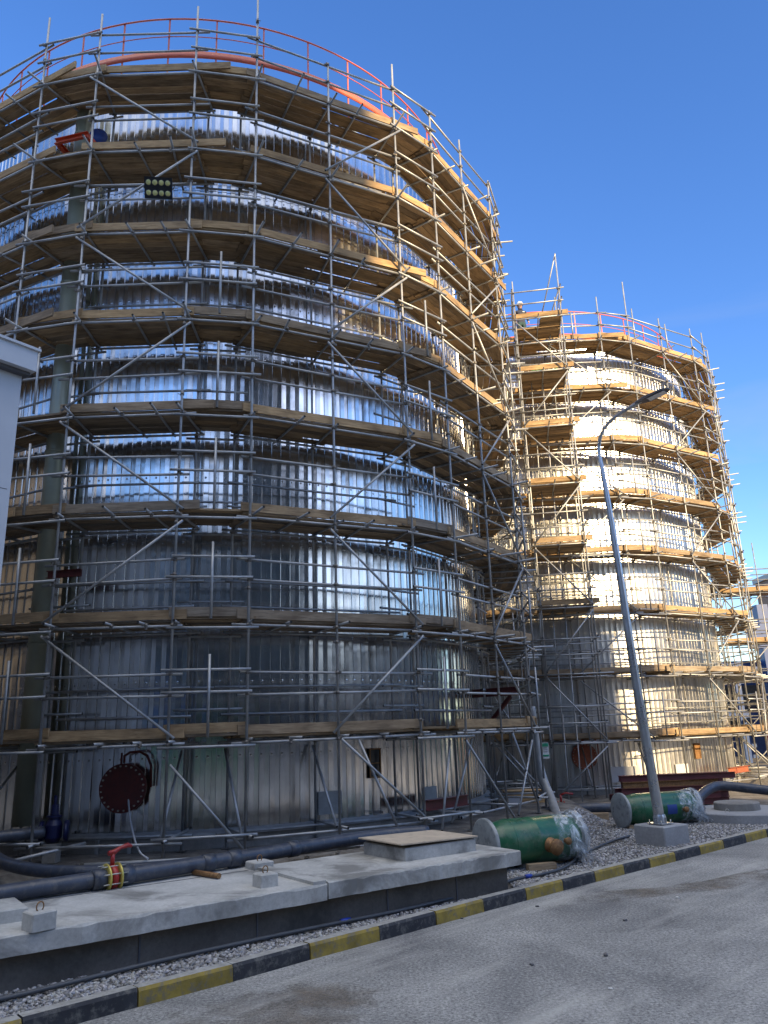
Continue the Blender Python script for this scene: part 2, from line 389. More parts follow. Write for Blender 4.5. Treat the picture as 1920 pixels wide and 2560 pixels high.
# mud stains on the road (thin sheets with a ragged outline)
def stain(pts, z):
    m = MB(); n = len(pts); cx = sum(p[0] for p in pts) / n; cy = sum(p[1] for p in pts) / n
    for k in (0, .55, 1.15): m.v += [Vector((cx + (x - cx) * k, cy + (y - cy) * k, z)) for x, y in pts]
    m.v[0] = Vector((cx, cy, z)); T = lambda a, b_, c, d: m.face((a, b_, c, d) if d is not None else (a, b_, c), 0, [(m.v[q].x, m.v[q].y) for q in ((a, b_, c, d) if d is not None else (a, b_, c))])
    for i in range(n):
        j = (i + 1) % n
        m.face((0, n + i, n + j)); m.face((n + i, 2 * n + i, 2 * n + j, n + j))
    return m
def feather(o, n):
    ca = o.data.color_attributes.new('fade', 'FLOAT_COLOR', 'POINT')
    ca.data.foreach_set('color', [c for i in range(3 * n) for c in ((1, 1, 1, 1) if i < 2 * n else (0, 0, 0, 1))]); return o
    m = MB(); m.v = [Vector((x, y, z)) for x, y in pts]; m.face(tuple(range(len(pts)))); return m
o = stain([(1.7, 11.75), (2.3, 11.6), (3.2, 11.8), (4.0, 12.1), (4.8, 12.3), (5.9, 12.9), (7.2, 14), (7.4, 14.8), (6.2, 14.2), (4.9, 13.3), (3.6, 12.85), (2.6, 12.7), (2.0, 12.2)], .004).build('mud_patch', 'mud'); feather(o, 13)
tag(o, 'damp brown mud stain spread on the asphalt beside the kerb', 'mud stain', kind='stuff')
o = stain([(-2.6, 7.1), (-1.4, 7.0), (-.3, 7.4), (.2, 8.1), (-.2, 8.9), (-.9, 9.2), (-1.6, 8.7), (-2.3, 8.1)], .004).build('mud_patch', 'mud'); feather(o, 8)
tag(o, 'dry brown dirt patch on the asphalt at the lower left', 'mud stain', kind='stuff')

# kerb stones
ordn = ['first', 'second', 'third', 'fourth', 'fifth', 'sixth', 'seventh', 'eighth', 'ninth', 'tenth', 'eleventh', 'twelfth']
cnt = [0, 0]
for i in range(1, len(KERB) - 1):
    p = Vector((*KERB[i], 0)); q = Vector((*KERB[i + 1], 0)); d = (q - p).normalized(); nrm = Vector((-d.y, d.x, 0)); p = p + d * .006; q = q - d * .006
    yellow = (i % 2 == 0)
    hh = .158 + random.uniform(-.006, .006)
    prof = [(0, -.02), (.008, hh - .03), (.028, hh), (.15, hh + .002), (.155, hh - .012), (.155, -.02)]
    mb = MB(); off = random.uniform(-.008, .008)
    for e in (p, q):
        for (w, z) in prof: mb.v.append(e + nrm * (w + off) + Vector((0, 0, z)))
    n = 6
    for k in range(n):
        j = (k + 1) % n; mb.face((k, n + k, n + j, j), 1 if k in (2,) else 0)
    mb.face(tuple(range(n))); mb.face(tuple(n + k for k in reversed(range(n))))
    o = mb.build('kerb_stone', ['kerb_yellow' if yellow else 'kerb_black', 'kerb_top'])
    c_ = 'yellow' if yellow else 'black'
    # only stones from index 3 on stand inside the picture
    if i < 3: tag(o, f'{c_} painted kerb stone just beyond the left picture edge' if i == 2 else f'{c_} painted kerb stone farthest left, outside the picture', 'kerb stone', 'kerb stones along the road'); continue
    nn = cnt[yellow]; cnt[yellow] += 1
    tag(o, f'{c_} painted kerb stone, {ordn[nn]} {c_} one from the left end', 'kerb stone', 'kerb stones along the road')
# gravel: one object of many broken stones
def gravel(n, sampler, smin, smax, name):
    base = np.array([[x, y, z] for x in (-1, 1) for y in (-1, 1) for z in (-1, 1)], float)
    fcs = np.array([[0, 1, 3, 2], [4, 6, 7, 5], [0, 4, 5, 1], [2, 3, 7, 6], [0, 2, 6, 4], [1, 5, 7, 3]])
    P = []; k = 0
    while len(P) < n:
        x, y = sampler()
        if x is None: continue
        P.append((x, y, gz(x, y)))
    P = np.array(P); sz = rng.uniform(smin, smax, (n, 1)) * np.array([[1, .75, .5]])
    V = base[None] * sz[:, None] * rng.uniform(.55, 1.1, (n, 8, 3)) * .5
    a = rng.uniform(0, 6.28, n); t = rng.uniform(-.7, .7, n)
    ca, sa, ct, st = np.cos(a), np.sin(a), np.cos(t), np.sin(t)
    x, y, z = V[..., 0], V[..., 1], V[..., 2]
    x, z = x * ct[:, None] - z * st[:, None], x * st[:, None] + z * ct[:, None]
    x, y = x * ca[:, None] - y * sa[:, None], x * sa[:, None] + y * ca[:, None]
    V = np.stack([x, y, z], -1) + P[:, None]; V[..., 2] += (rng.uniform(-.004, .02, n))[:, None]
    me = bpy.data.meshes.new(name); me.vertices.add(n * 8); me.vertices.foreach_set('co', V.reshape(-1))
    F = (fcs[None] + np.arange(n)[:, None, None] * 8).reshape(-1)
    me.loops.add(len(F)); me.loops.foreach_set('vertex_index', F.astype(np.int32)); me.polygons.add(n * 6)
    me.polygons.foreach_set('loop_start', np.arange(n * 6, dtype=np.int32) * 4)
    me.update(calc_edges=True); me.validate()
    g = rng.uniform(.16, .55, n) ; col = np.stack([g, g * rng.uniform(.96, 1., n), g * rng.uniform(.9, 1.02, n), np.ones(n)], -1)
    ca_ = me.color_attributes.new('tint', 'FLOAT_COLOR', 'POINT'); ca_.data.foreach_set('color', np.repeat(col, 8, 0).reshape(-1))
    me.materials.append(MATS['gravel_stone']); o = bpy.data.objects.new(name, me); COL.objects.link(o); return o
def inslab(x, y):
    # behind the slab front line and left of its right end
    fy = 8.26 + (x + 3.86) * .727
    return x < 1.75 and y > fy + .12
def samp_near():
    x = random.uniform(-6, 2.2); y = kerb_y(x) + .22 + random.random() ** 1.15 * 1.9
    return (None, None) if inslab(x, y) else (x, y)
def samp_open():
    x = random.uniform(1.3, 9.6); y = kerb_y(x) + .22 + random.random() ** 1.3 * (5.2 if x < 6.5 else 3.2)
    if inslab(x, y) or math.hypot(x - C1.x, y - C1.y) < 9.6 or math.hypot(x - C2.x, y - C2.y) < 12.0: return None, None
    return x, y
o = gravel(9000, samp_near, .028, .06, 'gravel'); tag(o, 'pale crushed gravel strip between the kerb and the slab base', 'gravel', kind='stuff')
o = gravel(17000, samp_open, .03, .065, 'gravel'); tag(o, 'pale crushed gravel bed around the lamp post footing', 'gravel', kind='stuff')

# ------------------------------------------------------------------ tanks
def cladding(C, z0, z1, a_lo, a_hi, tiers):
    mb = MB(); NR = 232; pr = [(0, 0), (.50, .003), (.54, .027), (.95, .021)]   # fraction of pitch, depth
    hs = (z1 - z0) / tiers
    k0 = int(NR * a_lo / 360); k1 = int(NR * a_hi / 360)
    for t in range(tiers):
        za = z0 + hs * t - (.05 if t else 0); zb = z0 + hs * (t + 1); rows = 5; base = len(mb.v); ncol = 0
        for k in range(k0, k1 + 1):
            jit = random.uniform(-.001, .001)
            for (fr, dp) in pr:
                ang = (k + fr) * 2 * PI / NR; ncol += 1
                for r_ in range(rows + 1):
                    f = r_ / rows; z = za + (zb - za) * f
                    rad = RT - dp + .006 * (1 - f) + jit + random.uniform(-.0005, .0005) + (.004 if t % 2 else 0)
                    mb.v.append(Vector((C.x + rad * math.sin(ang), C.y - rad * math.cos(ang), z)))
        m = rows + 1
        for c in range(ncol - 1):
            u0 = c // 4 + [0, .50, .54, .95][c % 4] + .32; u1 = (c + 1) // 4 + [0, .50, .54, .95][(c + 1) % 4] + .32
            for r_ in range(rows):
                o = base + c * m + r_; v0 = (za + (zb - za) * r_ / rows) / 1.38; v1 = (za + (zb - za) * (r_ + 1) / rows) / 1.38
                mb.face((o, o + m, o + m + 1, o + 1), 0, [(u0, v0), (u1, v0), (u1, v1), (u0, v1)])
    return mb
def bolts(P, under, C, ang, z, rb, R0, n, mat='bolt_zinc'):
    a = R(ang); nn = Vector((math.sin(a), -math.cos(a), 0)); tt = Vector((math.cos(a), math.sin(a), 0)); c = cyl_pt(C, ang, R0, z)
    for i in range(n):
        w = 2 * PI * (i + .5) / n; q = c + tt * math.cos(w) * rb + Vector((0, 0, 1)) * math.sin(w) * rb
        P('bolt', MB().tube(q - nn * .01, q + nn * .035, .016, 6, cap=0), mat, under)
def make_tank(C, name_label, ztop, zrail, z0, a_lo, a_hi, manang, manz, matcover, rail_lo, rail_hi, tiers):
    root = empty('storage_tank', (C.x, C.y, z0), name_label, 'tank'); P = Part(root)
    P('cladding', cladding(C, z0, ztop, a_lo, a_hi, tiers), 'aluminium_cladding' if C is C1 else 'weathered_cladding')
    P('base_flashing', MB().lathe((C.x, C.y, 0), [(RT - .04, z0 + .03), (RT + .05, z0 + .012), (RT + .16, z0 - .05), (RT + .16, z0 - .075)], 120), 'flange_grey')
    P('plinth', MB().lathe((C.x, C.y, 0), [(RT + .13, z0 - .055), (RT + .13, z0 - .9)], 120), 'wall_concrete')
    P('roof', MB().lathe((C.x, C.y, 0), [(RT + .03, ztop - .05), (RT + .06, ztop), (RT - .1, ztop + .03), (3, ztop + .9), (.01, ztop + 1.1)], 96), 'aluminium_cladding')
    # red perimeter railing
    tr = P('railing', MB().lathe((C.x, C.y, 0), [(RT - .02, zrail - 1.2), (RT + .0, zrail - 1.2), (RT + .0, zrail - 1.0), (RT - .02, zrail - 1.0)], 160), 'rail_red')
    for z, nm, rr in ((zrail, 'handrail', .021), (zrail - .55, 'mid_rail', .012)):
        pts = [cyl_pt(C, 360 * i / 120, RT - .01, z) for i in range(121)]; P(nm, MB().path(pts, rr, 8), 'rail_red', tr)
    n = 40
    for i in range(n):
        ang = 360 * i / n
        if not (-80 < ((ang + 180) % 360 - 180) < 130) and not 0: pass
        p = cyl_pt(C, ang, RT - .035, ztop - .02); q = cyl_pt(C, ang, RT - .035, zrail)
        P('railing_post', MB().box((p + q) / 2, (.036, .025, zrail - ztop + .02), R(ang)), 'rail_red', tr)
    # round manhole cover with bolts and davit arm
    a = R(manang); nn = Vector((math.sin(a), -math.cos(a), 0)); tt = Vector((math.cos(a), math.sin(a), 0)); up = Vector((0, 0, 1))
    c = cyl_pt(C, manang, RT, manz)
    neck = P('manhole_neck', MB().lathe(c, [(.33, -.05), (.33, .14), (.43, .14), (.43, .18)], 40, ax=nn), matcover)
    cov = P('manhole_cover', MB().lathe(c, [(.43, .183), (.43, .215), (.05, .222), (.001, .222)], 40, ax=nn, smooth=False), matcover)
    bolts(P, cov, C, manang, manz, .385, RT + .215, 24)
    P('davit_arm', MB().path([c + nn * .2 + up * .44, c + nn * .2 + up * .56, c + nn * .2 + up * .62 + tt * .1, c + nn * .2 + up * .63 + tt * .28, c + nn * .2 + up * .55 + tt * .42, c + nn * .17 + up * .38 + tt * .49, c + nn * .12 + up * .0 + tt * .49], .024, 8), matcover)
    P('davit_eye', MB().tube(c + nn * .2 + up * .42 - tt * .05, c + nn * .2 + up * .62 - tt * .05, .02, 8, cap=0), matcover)
    return root, P
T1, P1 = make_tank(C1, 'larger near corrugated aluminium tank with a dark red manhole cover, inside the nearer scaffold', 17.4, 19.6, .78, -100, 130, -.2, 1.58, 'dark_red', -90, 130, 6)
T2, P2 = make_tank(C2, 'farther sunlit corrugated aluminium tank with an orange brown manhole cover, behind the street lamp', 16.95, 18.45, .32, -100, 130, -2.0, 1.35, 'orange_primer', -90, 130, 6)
# vertical overflow pipe on tank 1 with its red bracket
ang = -13.2; c0 = cyl_pt(C1, ang, RT + .42, 0)
P1('overflow_pipe', MB().tube(c0 + Vector((0, 0, 1.0)), c0 + Vector((0, 0, 17.0)), .19, 28, cap=0), 'olive_pipe')
for z in (4.2, 8.1, 12.0, 15.9):
    P1('pipe_collar', MB().lathe(c0, [(.19, z), (.21, z + .01), (.21, z + .05), (.19, z + .06)], 28), 'olive_pipe')
a = R(ang); nn = Vector((math.sin(a), -math.cos(a), 0)); tt = Vector((math.cos(a), math.sin(a), 0)); up = Vector((0, 0, 1))
def channel(mb, p, q, h=.14, w=.06):
    p = Vector(p); q = Vector(q); d = (q - p); Ln = d.length; d.normalize(); s_ = d.cross(up).normalized()
    mb.board(p - up * h / 2, d, s_, up, Ln, .012, h); mb.board(p - up * h / 2 + s_ * .012, d, s_, up, Ln, w, .012); mb.board(p + up * (h / 2 - .012) + s_ * .012, d, s_, up, Ln, w, .012)
mb = MB(); zc = 15.55
channel(mb, c0 - tt * .42 + nn * .38 + up * zc, c0 + tt * .42 + nn * .38 + up * zc); channel(mb, c0 - tt * .42 + nn * .36 + up * zc, c0 - tt * .42 - nn * .42 + up * zc); channel(mb, c0 + tt * .42 - nn * .42 + up * zc, c0 + tt * .42 + nn * .36 + up * zc)
P1('pipe_bracket', mb, 'red_oxide')
mb = MB(); zc = 5.5
channel(mb, c0 + tt * .3 + nn * .3 + up * zc, c0 + tt * 1.0 + nn * .25 + up * (zc)); P1('pipe_bracket', mb, 'dark_red')
P1('blind_flange', MB().lathe(c0 + tt * .36 - nn * .05 + up * 15.9, [(.001, 0), (.2, 0), (.2, .04), (.001, .04)], 28, ax=tt * .5 + nn), 'label_blue')
def panel(P, C, ang, z, w, h, mats, name, off=.02, frame=None):
    o = P(name, MB().box(cyl_pt(C, ang, RT + off, z), (w, .05, h), R(ang), bev=.0), mats)
    if frame: 
        fr = MB(); a = R(ang); t_ = Vector((math.cos(a), math.sin(a), 0)); n_ = Vector((math.sin(a), -math.cos(a), 0)); c = cyl_pt(C, ang, RT + off + .03, z)
        for s_ in (-1, 1):
            fr.box(c + t_ * s_ * w / 2, (.03, .03, h + .03), R(ang)); fr.box(c + Vector((0, 0, s_ * h / 2)), (w - .03, .03, .03), R(ang))
        fr.box(c, (w - .03, .028, .02), R(ang)); P('frame', fr, frame, o)
panel(P1, C1, 37.6, 1.8, .26, .55, 'window_dark', 'vent_panel', frame='rusty_metal')
panel(P1, C1, 29.5, 1.12, .5, .42, 'flange_grey', 'cover_box', .015)
panel(P1, C1, 50, 1.02, .45, .42, 'flange_grey', 'cover_box', .015)
panel(P2, C2, 33.5, 1.35, .28, .5, 'rusty_metal', 'vent_panel', frame='rusty_metal')
panel(P2, C2, 8.6, .72, 1.0, .5, 'white_trim', 'cover_box', .015)
panel(P2, C2, 26.6, .75, .6, .4, 'white_trim', 'cover_box', .015)
for s_ in (-1, 1): panel(P1, C1, s_ * 2.2 - 1, .62, .06, .3, 'flange_grey', 'anchor_lug', .22)
# blue valve low on tank 1
c = Vector((-5.78, 13.95, 1.1))
v_ = empty('gate_valve', (c.x, c.y, .48), 'blue gate valve in deep shade at the foot of the near tank, left', 'valve'); PV = Part(v_)
PV('valve_body', MB().lathe(c, [(.001, -.3), (.1, -.29), (.14, -.22), (.14, -.02), (.1, .06), (.1, .1), (.13, .105), (.13, .13), (.07, .14), (.06, .3), (.03, .31), (.03, .45), (.001, .45)], 24, smooth=False), 'valve_blue')
PV('flange', MB().lathe(c + Vector((-.22, .0, -.12)), [(.001, 0), (.17, 0), (.17, .05), (.001, .05)], 24, ax=(1, .2, 0)), 'valve_blue')
PV('flange', MB().lathe(c + Vector((.2, .0, -.12)), [(.001, 0), (.17, 0), (.17, .05), (.001, .05)], 24, ax=(1, .2, 0)), 'valve_blue')
PV('stand', MB().box(c + Vector((0, 0, -.46)), (.22, .22, .3)), 'wall_concrete')

# ------------------------------------------------------------------ scaffolds
class Scaf:
    """collects tubes, boards and couplers by kind; the 100 largest in view become parts, the rest one stuff part"""
    def __init__(s, root): s.root = root; s.items = {}
    def add(s, kind, mb, ctr, size, mats):
        d = (Vector(ctr) - Vector((0, 0, EYE))).length; s.items.setdefault(kind, []).append((size / d, mb, mats))
    def tube(s, kind, p, q, r=.0245, n=10, hid=0):
        p = Vector(p); q = Vector(q)
        s.add(kind, MB().tube(p, q, r, n), (p + q) / 2, (q - p).length * (.3 if hid else 1), ['galvanised_tube', 'tube_end_shade'])
    def coupler(s, p, ax, hid=0):
        p = Vector(p); m = MB(); ax = Vector(ax).normalized(); o = ax.orthogonal().normalized(); o.rotate(__import__('mathutils').Quaternion(ax, random.random() * 6.28)); e = ax.cross(o)
        m.tube(p - ax * .03, p + ax * .03, .037, 8, cap=0); m.board(p + o * .03 - e * .012 - ax * .02, o, e, ax, .05, .024, .04); m.tube(p - e * .05 + o * .045, p + e * .07 + o * .045, .008, 5, cap=0)
        s.add('coupler', m, p, .1 * (.3 if hid else 1), ['coupler_steel'])
    def finish(s):
        for kind, L_ in s.items.items():
            L_.sort(key=lambda t: -t[0])
            for sc, mb, mats in L_[:100]: rel(mb.build(kind, mats), s.root)
            rest = L_[100:]
            if rest:
                big = MB()
                for _, mb, mats in rest:
                    b0 = len(big.v); big.v += mb.v; big.f += [tuple(i + b0 for i in f) for f in mb.f]; big.m += mb.m; big.uv += mb.uv; big.t += mb.t; big.sm += mb.sm
                o = rel(big.build(kind, rest[0][2]), s.root); o['kind'] = 'stuff'
def rnd(a, b): return random.uniform(a, b)
def deck(sc, A, t, n, Ln, z, w0, w1, old, over=.12, nb=None, hid=0, shrink=0, sag=.0):
    """boards laid along t starting at A, stacked across n from w0 to w1"""
    mb = MB(); bw = .165; x = w0; k = 0; nb = nb or int((w1 - w0) / (bw + .008))
    for k in range(nb):
        f = k / max(1, nb - 1); Lk = Ln * (1 - shrink * f); o1 = rnd(-.02, over); o2 = rnd(-.02, over)
        st = A + t * ((Ln - Lk) / 2 - o1) + n * (x + rnd(-.004, .004)); st = Vector((st.x, st.y, z + rnd(-.012, .012)))
        dx = Vector((t.x, t.y, rnd(-.004, .004))).normalized()
        # split long runs into two boards now and then
        tn = (rnd(.5, 1.15), min(1, max(0, old + rnd(-.3, .3))))
        if Lk > 3.0 and random.random() < .6:
            c = Lk * rnd(.4, .6); mb.board(st, dx, n, up3, c, bw, .04, tint=tn); tn2 = (rnd(.6, 1.1), tn[1]); mb.board(st + dx * (c - .1) + Vector((0, 0, .042)), dx, n, up3, Lk + o1 + o2 - c + .1, bw, .04, tint=tn2)
        else: mb.board(st, dx, n, up3, Lk + o1 + o2, bw, .04, tint=tn)
        x += bw + rnd(.008, .026)
    sc.add('plank_deck', mb, A + t * Ln / 2, Ln * 1.2 * (.3 if hid else 1), ['scaffold_board'])
up3 = Vector((0, 0, 1))
def toe(sc, A, t, n, Ln, z, old, o1=.1, o2=.2, hid=0):
    mb = MB(); st = Vector((A.x, A.y, z)) - t * o1 + n * .075
    dx = Vector((t.x, t.y, rnd(-.008, .008))).normalized()
    mb.board(st, dx, n, up3, Ln + o1 + o2, .04, .17, tint=(rnd(.8, 1.15), min(1, max(0, old + rnd(-.35, .3)))))

    sc.add('toe_board', mb, A + t * Ln / 2, Ln * (.3 if hid else 1), ['scaffold_board'])
def ring(sc, C, groups, levels, zg, tops, braces, old_f, wid=1.18, r=8.92, hide=(), deckskip=()):
    """groups: lists of outer post angles, collinear inside a group, kinked between groups"""
    posts = []; G_ = []
    for g in groups:
        A = cyl_pt(C, g[0], r, 0); B = cyl_pt(C, g[-1], r, 0); t = (B - A).normalized(); n = Vector((-t.y, t.x, 0)); st = []
        for a in g:
            Pn = A + t * ((B - A).length * (a - g[0]) / (g[-1] - g[0])); st.append((a, Pn))
        G_.append((A, B, t, n, st))
    for gi, (A, B, t, n, st) in enumerate(G_):
        Ln = (B - A).length; amid = (st[0][0] + st[-1][0]) / 2; hid = 0 if -30 < amid < 92 else 1
        for a, Pn in st:
            top = tops.get(a, levels[-1] + rnd(1.25, 1.9))
            lean = Vector((rnd(-.02, .02), rnd(-.02, .02), 0))
            sc.tube('upright_tube', (Pn.x, Pn.y, zg - .03), Vector((Pn.x, Pn.y, top)) + lean, .0245, 12)
            zj = zg + rnd(2, 5)
            while zj < top - .5: sc.coupler((Pn.x, Pn.y, zj), up3, 1); zj += rnd(3.5, 6)
            Q = Pn + n * wid
            sc.tube('inner_upright_tube', (Q.x, Q.y, zg - .03), (Q.x + rnd(-.02, .02), Q.y, levels[-1] + rnd(-.1, .05)), .0245, 10)
            for pp in (Pn, Q):   # base plates
                sc.add('base_plate', MB().box((pp.x, pp.y, zg + .02), (.16, .16, .012)), pp, .1, ['coupler_steel'])
        # ground runner and first lift bracing
        z = zg + .28
        sc.tube('ledger_tube', A - t * .3 + up3 * z + n * .05, B + t * .3 + up3 * z + n * .05)
        sc.tube('ledger_tube', A + n * (wid - .05) - t * .2 + up3 * z, B + n * (wid - .05) + t * .2 + up3 * z)
        for a, Pn in st: sc.tube('cross_tube', Pn - n * .25 + up3 * (z + .06) + t * .05, Pn + n * (wid + .2) + up3 * (z + .06) + t * .05)
        for a, Pn in st:
            if random.random() < .35: sc.tube('diagonal_brace', Pn + up3 * (zg + .35) - t * .06, Pn + n * wid + up3 * (levels[0] - .12) - t * .06)
        for k, zl in enumerate(levels):
            old = old_f(k); nx = levels[k + 1] if k + 1 < len(levels) else None
            tl = rnd(-.015, .015)
            sc.tube('ledger_tube', A - t * rnd(.12, .3) + n * .05 + up3 * (zl - tl), B + t * rnd(.12, .35) + n * .05 + up3 * (zl + tl), hid=hid)
            sc.tube('ledger_tube', A + n * (wid - .05) - t * rnd(.1, .35) + up3 * zl, B + n * (wid - .05) + t * rnd(.1, .35) + up3 * zl, hid=hid)
            stations = []
            for (a, Pn), (a2, Pn2) in zip(st, st[1:]): stations += [(Pn, 1), ((Pn + Pn2) / 2 + t * rnd(-.15, .15), 0)]
            stations.append((st[-1][1], 1))
            if len(st) == 2: stations.insert(2, (st[0][1] + t * Ln * .78, 0))
            for Pn, isp in stations:
                if not isp and random.random() < .15: continue
                yaw = t * rnd(-.08, .08); o_ = rnd(.22, .55) if random.random() < .7 else rnd(.1, .25)
                s_ = t * (.05 if isp else 0)
                sc.tube('cross_tube', Pn - n * o_ + s_ + up3 * (zl + .05) - yaw, Pn + n * (wid + rnd(.05, .2)) + s_ + up3 * (zl + .05) + yaw, hid=hid)
                sc.coupler(Pn + s_ + n * .05 + up3 * (zl + .02), t, hid)
            for a, Pn in st:
                sc.coupler(Pn + up3 * zl, up3, hid); sc.coupler(Pn + n * wid + up3 * (zl - .03), up3, 1)
            if (gi, k) not in deckskip:
                deck(sc, A + n * .12 - t * .05, t, n, Ln + .1, zl + .076, 0, wid + .02, old, hid=hid)
                toe(sc, A, t, n, Ln, zl + .12, old, rnd(.05, .25), rnd(.05, .4) if random.random() < .65 else rnd(.5, .95), hid)
            top_ = nx is None
            for dz in (.82, 1.18) if not top_ else (.62, 1.12):
                tl = rnd(-.03, .03)
                sc.tube('guard_rail', A - t * rnd(.08, .3) + n * .05 + up3 * (zl + dz - tl), B + t * rnd(.08, .35) + n * .05 + up3 * (zl + dz + tl), hid=hid)
                for a, Pn in st: sc.coupler(Pn + up3 * (zl + dz), up3, hid)
            if not top_:
                for dz in (.5, 1.0):
                    if random.random() < .8: sc.tube('inner_guard_rail', A + n * (wid - .05) - t * rnd(.05, .3) + up3 * (zl + dz), B + n * (wid - .05) + t * rnd(.05, .3) + up3 * (zl + dz + rnd(-.02, .02)), hid=hid)
            # facade braces
            for (bi, ph) in (braces.get(gi, []) if k else []):
                if bi + 1 < len(st):
                    z0_ = (levels[k - 1] if k else zg + .35); p = st[bi][1] - n * .05; q = st[bi + 1][1] - n * .05; t_ = t * .12
                    if (k + ph) % 2: p, q = q, p; t_ = -t_
                    sc.tube('diagonal_brace', p - t_ + up3 * (zl - .12), q + t_ + up3 * (z0_ + .1), hid=hid)
                    sc.coupler(p + up3 * (zl - .15), up3, hid)
        # wedge to the next group
        if gi + 1 < len(G_):
            A2, B2, t2, n2, _ = G_[gi + 1]; wv = A2 - B; wl = wv.length; wt = wv.normalized(); wn = Vector((-wt.y, wt.x, 0)); Bi = B + n * wid; Ai = A2 + n2 * wid; iw = (Ai - Bi).length
            whid = 0 if -30 < st[-1][0] < 92 else 1
            sc.tube('ledger_tube', B - wt * .2 + up3 * (zg + .36) - wn * .05, A2 + wt * .2 + up3 * (zg + .36) - wn * .05)
            for k, zl in enumerate(levels):
                old = old_f(k)
                sc.tube('ledger_tube', B - wt * rnd(.08, .2) - wn * .05 + up3 * (zl - .05), A2 + wt * rnd(.08, .2) - wn * .05 + up3 * (zl - .05), hid=whid)
                sc.tube('ledger_tube', Bi - wt * .2 + up3 * (zl - .07), Ai + wt * .2 + up3 * (zl - .07), hid=1)
                deck(sc, B + wn * .1, wt, wn, wl, zl + .118, 0, wid, old, over=.18, hid=whid, shrink=.3)
                if random.random() < .75: toe(sc, B, wt, wn, wl, zl + .165, old, rnd(.0, .1), rnd(.0, .15), whid)
                for dz in (.86, 1.24) if k + 1 < len(levels) else (.6, 1.1):
                    sc.tube('guard_rail', B - wt * rnd(.06, .18) - wn * .05 + up3 * (zl + dz), A2 + wt * rnd(.06, .18) - wn * .05 + up3 * (zl + dz), hid=whid)
                if k < 5 and random.random() < .9:
                    m_ = (B + A2) / 2 - wn * .1; sc.tube('short_post', m_ + up3 * (zl + .1), m_ + up3 * (zl + 1.5), hid=whid)
                if k + 1 < len(levels):
                    for dz in (.6, 1.0): sc.tube('inner_guard_rail', Bi - wt * .25 + up3 * (zl + dz), Ai + wt * .25 + up3 * (zl + dz), hid=1)
    return G_
LV1 = [2.32 + 2.02 * k for k in range(8)]
root = empty('scaffold', (C1.x, C1.y - 8.9, .48), 'large near tube scaffold with plank decks ringing the near tank, mostly in shade', 'scaffold')
s1 = Scaf(root)
tops1 = {-15.4: 18.36, -6.8: 18.12, 7.15: 18.24, 15.6: 19.9, 26.7: 17.55, 37.8: 18.32, 45.9: 17.67, 56.55: 17.95, 67.2: 17.7, -26.4: 18.0}
g1 = [(-67.5, -56.5, -45.5), (-37.4, -26.4, -15.4), (-6.8, 7.15), (15.6, 26.7, 37.8), (45.9, 56.55, 67.2), (75.5, 86.2, 97), (105.4, 116.4, 127.4)]
ring(s1, C1, g1, LV1, .48, tops1, {2: [(0, 1)], 3: [(1, 0)], 4: [(1, 1)], 5: [(1, 1)], 6: [(0, 0)]}, lambda k: [.4, .6, .65, .45, .35, .3, .12, .15][k])
# long rakers at the foot of the near scaffold
def fp(ang, z, r=8.95): return cyl_pt(C1, ang, r, z)
for p, q in ((fp(7.5, 2.0), fp(15.4, .62)), (fp(26.5, 2.32), fp(38.6, .75)), (fp(29.5, 2.3, 8.7), fp(33.5, .6, 9.1)), (fp(45, 2.2, 8.6), fp(40, .6, 9)), (fp(45.5, 2.2), fp(56, .6)), (fp(57.5, 2.3), fp(66.5, .7)), (fp(66.0, 2.1), fp(57.5, .6)), (fp(52, 2.2, 8.4), fp(46, .6, 8.4))):
    s1.tube('diagonal_brace', p, q)
s1.finish()
LV2 = [1.85 + 2.08 * k for k in range(8)]
root = empty('scaffold', (C2.x, C2.y - 8.9, .1), 'farther sunlit tube scaffold with plank decks and a stair tower, ringing the far tank', 'scaffold')
s2 = Scaf(root)
g2 = [(-45, -34, -23), (-14.5, -2, 10.5), (18.4, 30.4, 42.4), (50.5, 61.5, 72.5), (80.5, 91.5, 102.5), (111, 122, 133)]
ring(s2, C2, g2, LV2, .1, {18.4: 19.0, 30.4: 17.9, 10.5: 18.2, 42.4: 17.9, -14.5: 17.6, -2: 17.5}, {0: [(0, 0)], 1: [(1, 1)], 2: [(1, 1)], 3: [(0, 0)], 4: [(1, 1)]}, lambda k: [.35, .6, .55, .4, .2, .1, .05, .05][k])
